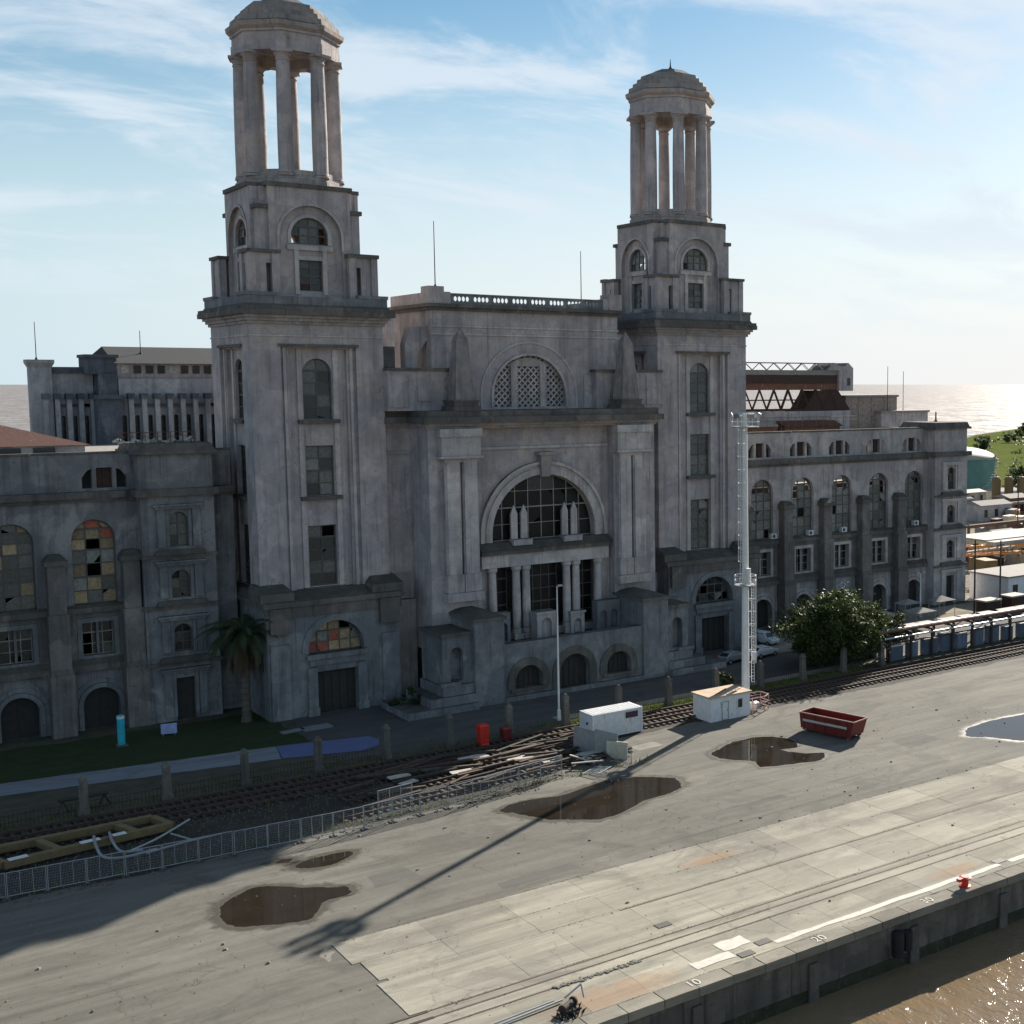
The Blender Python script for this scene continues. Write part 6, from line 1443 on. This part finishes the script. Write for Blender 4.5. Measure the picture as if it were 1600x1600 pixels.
bn = MB(); bn.M = Matrix.Translation((58.0, 116.0, 0)); bn.frustum((-.4, .4, -.4, .4), .05, (-.48, .48, -.46, .46), 1.2); bn.frustum((-.52, .52, -.5, .5), 1.2, (-.35, .35, -.3, .3), 1.36)
single(bn, 'waste_bin', M['red'], 'short dull red bin right of the bright red one', 'bin')
cp = thing('cyan_column', 'cyan painted round column on the lawn by the left wing', 'column', (27.0, 138.0, 0))
mb = MB(); mb.ngon([(.36, .15), (.36, 3.0), (.3, 3.1)], 12); mb.build('shaft', M['cyan'], cp); mb = MB(); mb.box(-.5, .5, -.5, .5, 0, .15); mb.build('foot', M['post'], cp); mb = MB(); mb.ngon([(.37, 2.75), (.37, 3.02)], 12); mb.build('band', M['white'], cp)
cp = thing('lawn_board', 'small pale blue board standing on the dark lawn', 'board', (31.6, 138.8, 0)); cp.rotation_euler = (0, 0, -.25)
mb = MB(); mb.box(-.75, .75, -.05, .05, .25, 1.3); mb.build('panel', M['pale_blue'] if 'pale_blue' in M else M.setdefault('pale_blue', plain('pale_blue_paint', (.3, .36, .6), .6)), cp); mb = MB(); mb.box(-.6, -.5, -.04, .3, 0, .25); mb.box(.5, .6, -.04, .3, 0, .25); mb.build('leg', M['post'], cp)
for (x, y, w_, d_, rz, lb) in ((42.0, 132.4, 2.4, .8, .1, 'pale slab lying on the lawn edge, the narrower one'), (44.4, 132.2, 3.0, 1.5, .05, 'pale slab lying on the lawn edge, the wider one')):
    mb = MB(Matrix.Translation((x, y, 0)) @ Matrix.Rotation(rz, 4, 'Z')); mb.box(-w_/2, w_/2, -d_/2, d_/2, .05, .2); mb.box(-w_/2+.1, w_/2-.1, -d_/2+.1, d_/2-.1, 0, .05); single(mb, 'paving_slab', M['path'], lb, 'slab')
tb = thing('work_bench', 'old bench frame leaning by the second concrete post', 'bench', (20.0, 119.0, 0), world=True)
mb = MB(); mb.box(18.2, 22.0, 118.7, 119.3, 1.0, 1.12); mb.build('top', M['timber'], tb)
for x in (18.5, 21.7): mb = MB(); mb.cyl((x-.5, 118.7, 0), (x, 119, 1), .07, n=6); mb.cyl((x+.5, 119.3, 0), (x, 119, 1), .07, n=6); mb.build('leg', M['timber'], tb)

# ------------------------------------------------------------------ quay furniture
BO = thing('mooring_bollard', 'red iron mooring bollard on the quay edge', 'bollard', (66.2, 60.75, .08))
mb = MB(); mb.ngon([(.42, 0), (.42, .08), (.27, .14), (.22, .42), (.25, .5), (.44, .58), (.46, .68), (.3, .76)], 14); mb.build('post', M['red_bright'], BO, smooth=False)
mb = MB(); mb.box(-.75, .1, -.16, .16, .5, .72); mb.build('horn', M['red_bright'], BO)
HW_ = thing('winch', 'dark broken winch with pipe lying on the quay edge', 'winch', (34.9, 62.6, .05), world=True); ORG[HW_.name] = Vector((34.9, 62.6, .12))
mb = MB(); mb.cyl((34.4, 62.3, .36), (35.3, 62.8, .36), .2, n=12); mb.build('drum', M['black'], HW_)
mb = MB(); mb.cyl((34.3, 62.25, .36), (34.4, 62.3, .36), .28, n=12); mb.cyl((35.3, 62.8, .36), (35.4, 62.85, .36), .28, n=12); mb.box(34.3, 35.5, 62.1, 62.3, .12, .2); mb.build('flange', M['rust_dark'], HW_)
rg = random.Random(77); mb = MB()
for i in range(60): a = rg.random()*6.28; r_ = rg.uniform(0, .9); p = (34.6+r_*math.cos(a), 61.9+.6*r_*math.sin(a), .12); mb.cyl(p, (p[0]+rg.uniform(-.3, .3), p[1]+rg.uniform(-.3, .3), .12+rg.uniform(.1, .45)), .05, .02, 4)
mb.build('weed_tangle', M['black'], HW_)
mb = MB(); mb.cyl((28.5, 63.0, .2), (35.0, 63.5, .26), .06, n=8); mb.cyl((28.5, 63.35, .2), (34.6, 63.8, .22), .05, n=8); mb.build('pipe', M['galv'], HW_)
mb = MB(); mb.cyl((35.0, 63.2, .5), (36.2, 63.4, .9), .06, n=6); mb.cyl((36.2, 63.4, .9), (36.1, 62.9, .3), .05, n=6); mb.build('lever', M['galv'], HW_)
rb = MB()
for i in range(260):
    x = rg.uniform(35.5, 41.5); y = 65.3-.02*(x-38)+rg.gauss(0, .1); s = rg.uniform(.02, .09); rb.M = Matrix.Translation((x, y, .04)); rb.box(-s, s, -s*.7, s*.7, 0, s*.8)
rb.M = None; o = rb.build('gravel_spill', M['coping'], None); o['kind'] = 'stuff'; o['label'] = 'crumbled gravel along the crane rail'; o['category'] = 'gravel'

# ------------------------------------------------------------------ industrial yard on the right
RK = thing('pipe_rack', 'long low rack of beams and walkways along the tracks behind the tree', 'pipe rack', (135, 118, 0), world=True)
for i in range(13):
    x = 113.5+3.9*i
    for y in (117.9, 121.4): mb = MB(); mb.box(x-.14, x+.14, y-.14, y+.14, 0, 3.6); mb.build('post', M['rust_dark'], RK)
    mb = MB(); mb.box(x-.12, x+.12, 117.9, 121.4, 3.45, 3.7); mb.build('crossbeam', M['rust_dark'], RK)
for y, z, r_, mt in ((117.8, 3.2, .13, 'galv'), (117.75, 2.5, .1, 'rust_dark'), (118.8, 3.85, .22, 'rust'), (119.6, 3.85, .16, 'galv')):
    mb = MB(); mb.cyl((112.5, y, z), (162, y, z), r_, n=8); mb.build('long_pipe', M[mt], RK)
rg = random.Random(8)
for i in range(12):
    x = 113.8+4.0*i; mb = MB(); mb.box(x, x+rg.uniform(2.2, 3.8), 120.0, 121.5, 3.72, 3.84); mb.build('walkway_plate', M['roof_pale'], RK)
for i in range(14):
    x = 115.3+3.1*i+rg.uniform(-.3, .3); wq = rg.uniform(.75, 1.2); h = rg.uniform(1.9, 2.5)
    c = thing('switch_cabinet', '%s blue-grey cabinet from the tree in the row under the pipe rack' % ORD[i], 'cabinet', (x, 118.6, 0), 'cabinets under the pipe rack')
    mb = MB(); mb.box(-wq, wq, -.4, .5, .12, h); mb.build('case', M['blue_grey'], c); mb = MB(); mb.box(-wq-.06, wq+.06, -.5, .56, h, h+.1); mb.build('lid', M['white_rust'], c)
    mb = MB(); mb.box(-wq+.06, -.03, -.44, -.4, .25, h-.12); mb.box(.03, wq-.06, -.44, -.4, .25, h-.12); mb.build('door', M['blue_grey'], c); mb = MB(); mb.box(-wq, wq, -.35, .45, 0, .12); mb.build('plinth', M['post'], c)
for i, (x, y, w_, h, lb) in enumerate(((127.6, 133.6, 1.9, 2.4, 'pale parasol-like canopy nearest the tree by the wing'), (134.5, 133.4, 2.2, 2.3, 'pale canopy second from the tree, before the right wing'), (137.2, 138.6, 1.8, 2.5, 'pale canopy close to the right wing wall'), (143.0, 137.0, 1.9, 2.6, 'pale canopy nearest the right end pavilion'))):
    t_ = thing('canopy', lb, 'canopy', (x, y, 0)); mb = MB(); mb.frustum((-w_, w_, -w_*.7, w_*.7), h, (-.2, .2, -.2, .2), h+.6); mb.build('cover', M['roof_grey'], t_)
    for sx in (-1, 1):
        for sy in (-1, 1): mb = MB(); mb.cyl((sx*w_*.9, sy*w_*.6, 0), (sx*w_*.9, sy*w_*.6, h), .05, n=6); mb.build('leg', M['galv'], t_)
def yard_shed(x0, x1, y0, y1, h, mt, roof, label, wins=0, pitch=0.0, nm='yard_shed', cat='shed'):
    t_ = thing(nm, label, cat, ((x0+x1)/2, y0, 0), world=True)
    mb = MB(); mb.box(x0, x1, y0, y1, 0, h); mb.build('wall', M[mt], t_)
    mb = MB(); e = .25; ym = (y0+y1)/2
    if pitch: mb.add([(x0-e, y0-e, h), (x1+e, y0-e, h), (x1+e, y1+e, h), (x0-e, y1+e, h), (x0-e, ym, h+pitch), (x1+e, ym, h+pitch)], [(0,1,5,4), (1,2,5), (2,3,4,5), (3,0,4), (0,3,2,1)])
    else: mb.box(x0-e, x1+e, y0-e, y1+e, h, h+.25)
    mb.build('roof', M[roof], t_)
    for i in range(wins):
        x = x0+(x1-x0)*(i+.5)/wins; mb = MB(); mb.box(x-.6, x+.6, y0-.06, y0, h*.25, h*.72); mb.build('window', M['pane_dark'], t_)
    return t_
yard_shed(159, 176, 137.5, 146, 4.4, 'white', 'roof_grey', 'pale low building with dark windows right of the end pavilion', 5)
yard_shed(148.2, 151.4, 132.6, 134.6, 2.2, 'rust_dark', 'roof_pale', 'dark machine house with pale lid left of the two poles', 0, nm='machine_house')
yard_shed(153.4, 156.6, 131.9, 134.0, 2.5, 'rust_dark', 'roof_pale', 'dark machine house with pale lid right of the two poles', 0, nm='machine_house')
yard_shed(192, 214, 172, 181, 4.6, 'beige', 'roof_pale', 'long beige shed behind the orange boom', 7)
yard_shed(183, 190, 175, 181, 3.4, 'rust', 'roof_grey', 'small brown shed left of the beige shed', 1)
rgy = random.Random(23)
for n_, (x, y, w_, d_, h_, mt, rf, pt, lb) in enumerate((
    (236, 200, 9, 5, 2.6, 'rust', 'roof_pale', .6, 'low pale-roofed shed behind the brown shed'), (248, 203, 8, 6, 3.0, 'beige', 'roof_grey', .8, 'beige shed with grey roof in mid yard'),
    (260, 206, 10, 5, 2.4, 'rust', 'rust_roof', .7, 'shed with dull red roof in mid yard'), (216, 190, 7, 5, 2.8, 'stucco', 'roof_grey', .5, 'small grey shed left in mid yard'),
    (250, 226, 12, 6, 4.2, 'stucco', 'roof_grey', 1.0, 'grey gabled shed behind the red-roofed one'), (266, 230, 8, 6, 5.0, 'rust', 'roof_grey', .9, 'brown gabled shed by the silos'),
    (278, 238, 9, 6, 3.4, 'beige', 'roof_pale', .8, 'pale gabled shed right of the brown gabled one'), (280, 262, 12, 6, 3.4, 'stucco', 'roof_pale', .7, 'grey shed under the teal tank on the left'),
    (298, 262, 10, 6, 3.0, 'beige', 'roof_grey', .7, 'beige shed under the teal tank in the middle'), (314, 264, 9, 6, 3.6, 'rust', 'roof_pale', .7, 'brown shed under the teal tank on the right'))):
    yard_shed(x, x+w_, y, y+d_, h_, mt, rf, lb, 2+n_ % 3, pt)
rg = random.Random(15)
for i, (x, y, l, r_, mt, lb) in enumerate(((262, 246, 12, 1.6, 'roof_grey', 'grey horizontal tank behind the brick hall'), (300, 250, 14, 1.7, 'roof_pale', 'pale horizontal tank at the right of the yard'), (236, 188, 10, .8, 'roof_pale', 'pale horizontal pipe drum by the bright roof'))):
    t_ = thing('storage_drum', lb, 'tank', (x, y, 0)); mb = MB(); mb.cyl((-l/2, 0, r_+1), (l/2, 0, r_+1), r_, n=16); mb.build('vessel', M[mt], t_); mb = MB()
    for xx in (-l/3, l/3): mb.box(xx-.3, xx+.3, -r_, r_, 0, 1.2)
    mb.build('saddle', M['post'], t_)
for i, x in enumerate((283.0, 286.2, 289.4)):
    mb = MB(); y = 250-2.0*i; mb.ngon([(1.3, 0), (1.3, 8.2), (.9, 8.9), (.2, 9.1)], 14, 0, (x, y)); mb.cyl((x, y, 9), (x, y, 9.6), .15, n=6)
    single(mb, 'silo', M['yellow'], 'ochre silo, %s of three in the yard' % ['left', 'middle', 'right'][i], 'silo', (x, y, 0), 'ochre silos in the yard')
for i, (x, y, h, lb) in enumerate(((149.2, 135.9, 11.6, 'brown timber pole nearer the end pavilion'), (152.9, 133.9, 11.4, 'brown timber pole right of its twin'), (226, 193, 15, 'tall dark pole by the bright shed roof'))):
    mb = MB(); mb.cyl((x, y, 0), (x+.1, y+.1, h), .16, .11, 8); mb.box(x-.7, x+.8, y+.02, y+.16, h-.8, h-.6); single(mb, 'utility_pole', M['timber'], lb, 'pole', (x, y, 0))
BM = thing('crane_boom', 'orange and yellow crane boom laid across trestles in the yard', 'boom', (175, 160, 0), world=True)
mb = MB()
for (dy, dz) in ((-.8, 0), (.8, 0), (-.8, 1.6), (.8, 1.6)): mb.cyl((165, 160+dy, 5.0+dz), (200, 152+dy, 4.6+dz), .18, n=6)
mb.build('chord', M['orange'], BM)
mb = MB()
for i in range(16):
    t0, t1 = i/16, (i+1)/16; p = lambda t_, dy, dz: (165+35*t_, 160-8*t_+dy, 5.0-.4*t_+dz)
    for dy in (-.8, .8): mb.cyl(p(t0, dy, 0 if i % 2 else 1.6), p(t1, dy, 1.6 if i % 2 else 0), .1, n=5)
    mb.cyl(p(t0, -.8, 1.6), p(t1, .8, 1.6), .08, n=5)
mb.build('lacing', M['orange'], BM)
mb = MB()
for x, y in ((168, 159.3), (183, 156), (197, 152.8)):
    for s in (-1.2, 1.2): mb.cyl((x+s, y, 0), (x, y, 4.9), .15, n=6); 
    mb.box(x-.3, x+.3, y-1.3, y+1.3, 4.6, 4.9)
mb.build('trestle', M['yellow'], BM)
mb = MB(); mb.box(176, 186, 155.6, 157.6, 6.4, 7.2); mb.build('boom_cover', M['roof_pale'], BM)
TK = thing('storage_tank', 'large teal storage tank with pale domed roof beyond the yard', 'tank', (318, 304, 0)); r_ = 17
mb = MB(); mb.ngon([(r_, 0), (r_, 10.5), (r_+.3, 10.5), (r_+.3, 10.9)], 40); mb.build('shell', M['teal'], TK, smooth=False)
mb = MB(); mb.ngon([(r_+.2, 10.9)]+[(r_*math.cos(R(a)), 10.9+4.0*math.sin(R(a))) for a in (8, 20, 35, 50, 65, 80)], 40); mb.build('domed_roof', M['tank_top'], TK, smooth=True)
mb = MB()
for i in range(14): a = R(-100+4*i); mb.box(r_*math.cos(a)-.5, r_*math.cos(a)+.5, (r_+.8)*math.sin(a)-.5, (r_+.8)*math.sin(a)+.2, .8*i, .8*i+.15)
mb.cyl((r_*.5, -r_*.87, 10.9), (r_*.5, -r_*.87, 12.4), .3, n=6); mb.build('stair', M['galv'], TK)
for i in range(12):
    x, y = [(352, 300), (362, 292), (372, 305), (395, 318), (420, 330), (520, 470), (600, 520), (660, 560), (700, 590), (742, 620), (560, 505), (455, 360)][i]
    h = [7, 8.5, 7.5, 9, 8, 7, 6, 8, 9, 8, 6, 7][i]
    tree(x, y, h, h*.75, h*.7, 'dark round tree on the green field, %s' % ['left of the group by the teal tank', 'second of the group by the teal tank', 'third of the group by the teal tank', 'fourth beyond the teal tank', 'fifth beyond the teal tank', 'in mid field', 'low in mid field to the right', 'near the shore on the left', 'second near the shore', 'third near the shore', 'alone in mid field', 'at the near field edge'][i], 'leaf_dark', 34, 46, 50+i, h*.075, .04, 'field_tree', 1, 'trees on the green field')
rg = random.Random(63); fs = MB()
for i in range(170):
    t_ = rg.random(); x = 345+t_*420+rg.gauss(0, 25); y = 300+t_*320+rg.gauss(0, 55)*(.3+t_)
    if y > .78*x+70 or y < 290: continue
    s = rg.uniform(.5, 2.2)*(.7+t_)
    for k_ in range(26):
        p = Vector((x+rg.gauss(0, s), y+rg.gauss(0, s), abs(rg.gauss(0, s*.45)))); n_ = Vector((rg.gauss(0, .6), rg.gauss(0, .6), 1)).normalized(); a_ = n_.orthogonal()*s*.35; c_ = n_.cross(a_)*.6
        fs.add([p-a_, p+c_, p+a_, p-c_], [(0, 1, 2, 3)])
o = fs.build('field_scrub', M['scrub'] if 'scrub' in M else M.setdefault('scrub', leafmat('field_scrub', (.13, .15, .05), (.05, .07, .025))), None, recalc=False); o['kind'] = 'stuff'; o['label'] = 'scattered low scrub over the far green field'; o['category'] = 'scrub'
rg = random.Random(44)
for i in range(60):
    x = rg.uniform(165, 330); y = x*.86+rg.uniform(-14, 10)
    if y > 255: continue
    s = rg.uniform(1.2, 3.2); mb = MB(Matrix.Translation((x, y, 0)) @ Matrix.Rotation(rg.random()*1.5, 4, 'Z')); h = rg.uniform(1.2, 2.8)
    mb.box(-s, s, -s*.5, s*.5, 0, h); mb.box(-s-.05, s+.05, -s*.5-.05, s*.5+.05, h, h+.12); mb.box(-s*.3, s*.3, -s*.5-.1, -s*.5, .2, h*.8)
    single(mb, 'yard_crate', M[rg.choice(['roof_pale', 'rust', 'beige', 'roof_grey', 'yellow', 'orange', 'rust_dark', 'rust_dark', 'beige'])], 'metal box standing among the clutter of the distant yard', 'box', (x, y, 0), 'boxes in the distant yard')
for i in range(3):
    y = 150+i*.8; mb = MB(); z = 3.4+.2*i; p0 = (175+40*i, 168+30*i); 
    mb.cyl((p0[0], p0[1], z), (p0[0]+70, p0[1]+2, z), .45, n=8)
    for k_ in range(8): mb.box(p0[0]+k_*9.5, p0[0]+k_*9.5+.35, p0[1]-.2, p0[1]+.4, 0, z)
    single(mb, 'overhead_pipe', M[['roof_pale', 'rust', 'roof_grey'][i]], ['pale overhead pipe on stands nearest the orange boom', 'rusty overhead pipe on stands in the middle yard', 'grey overhead pipe on stands in the far yard'][i], 'pipe', (p0[0], p0[1], 0))
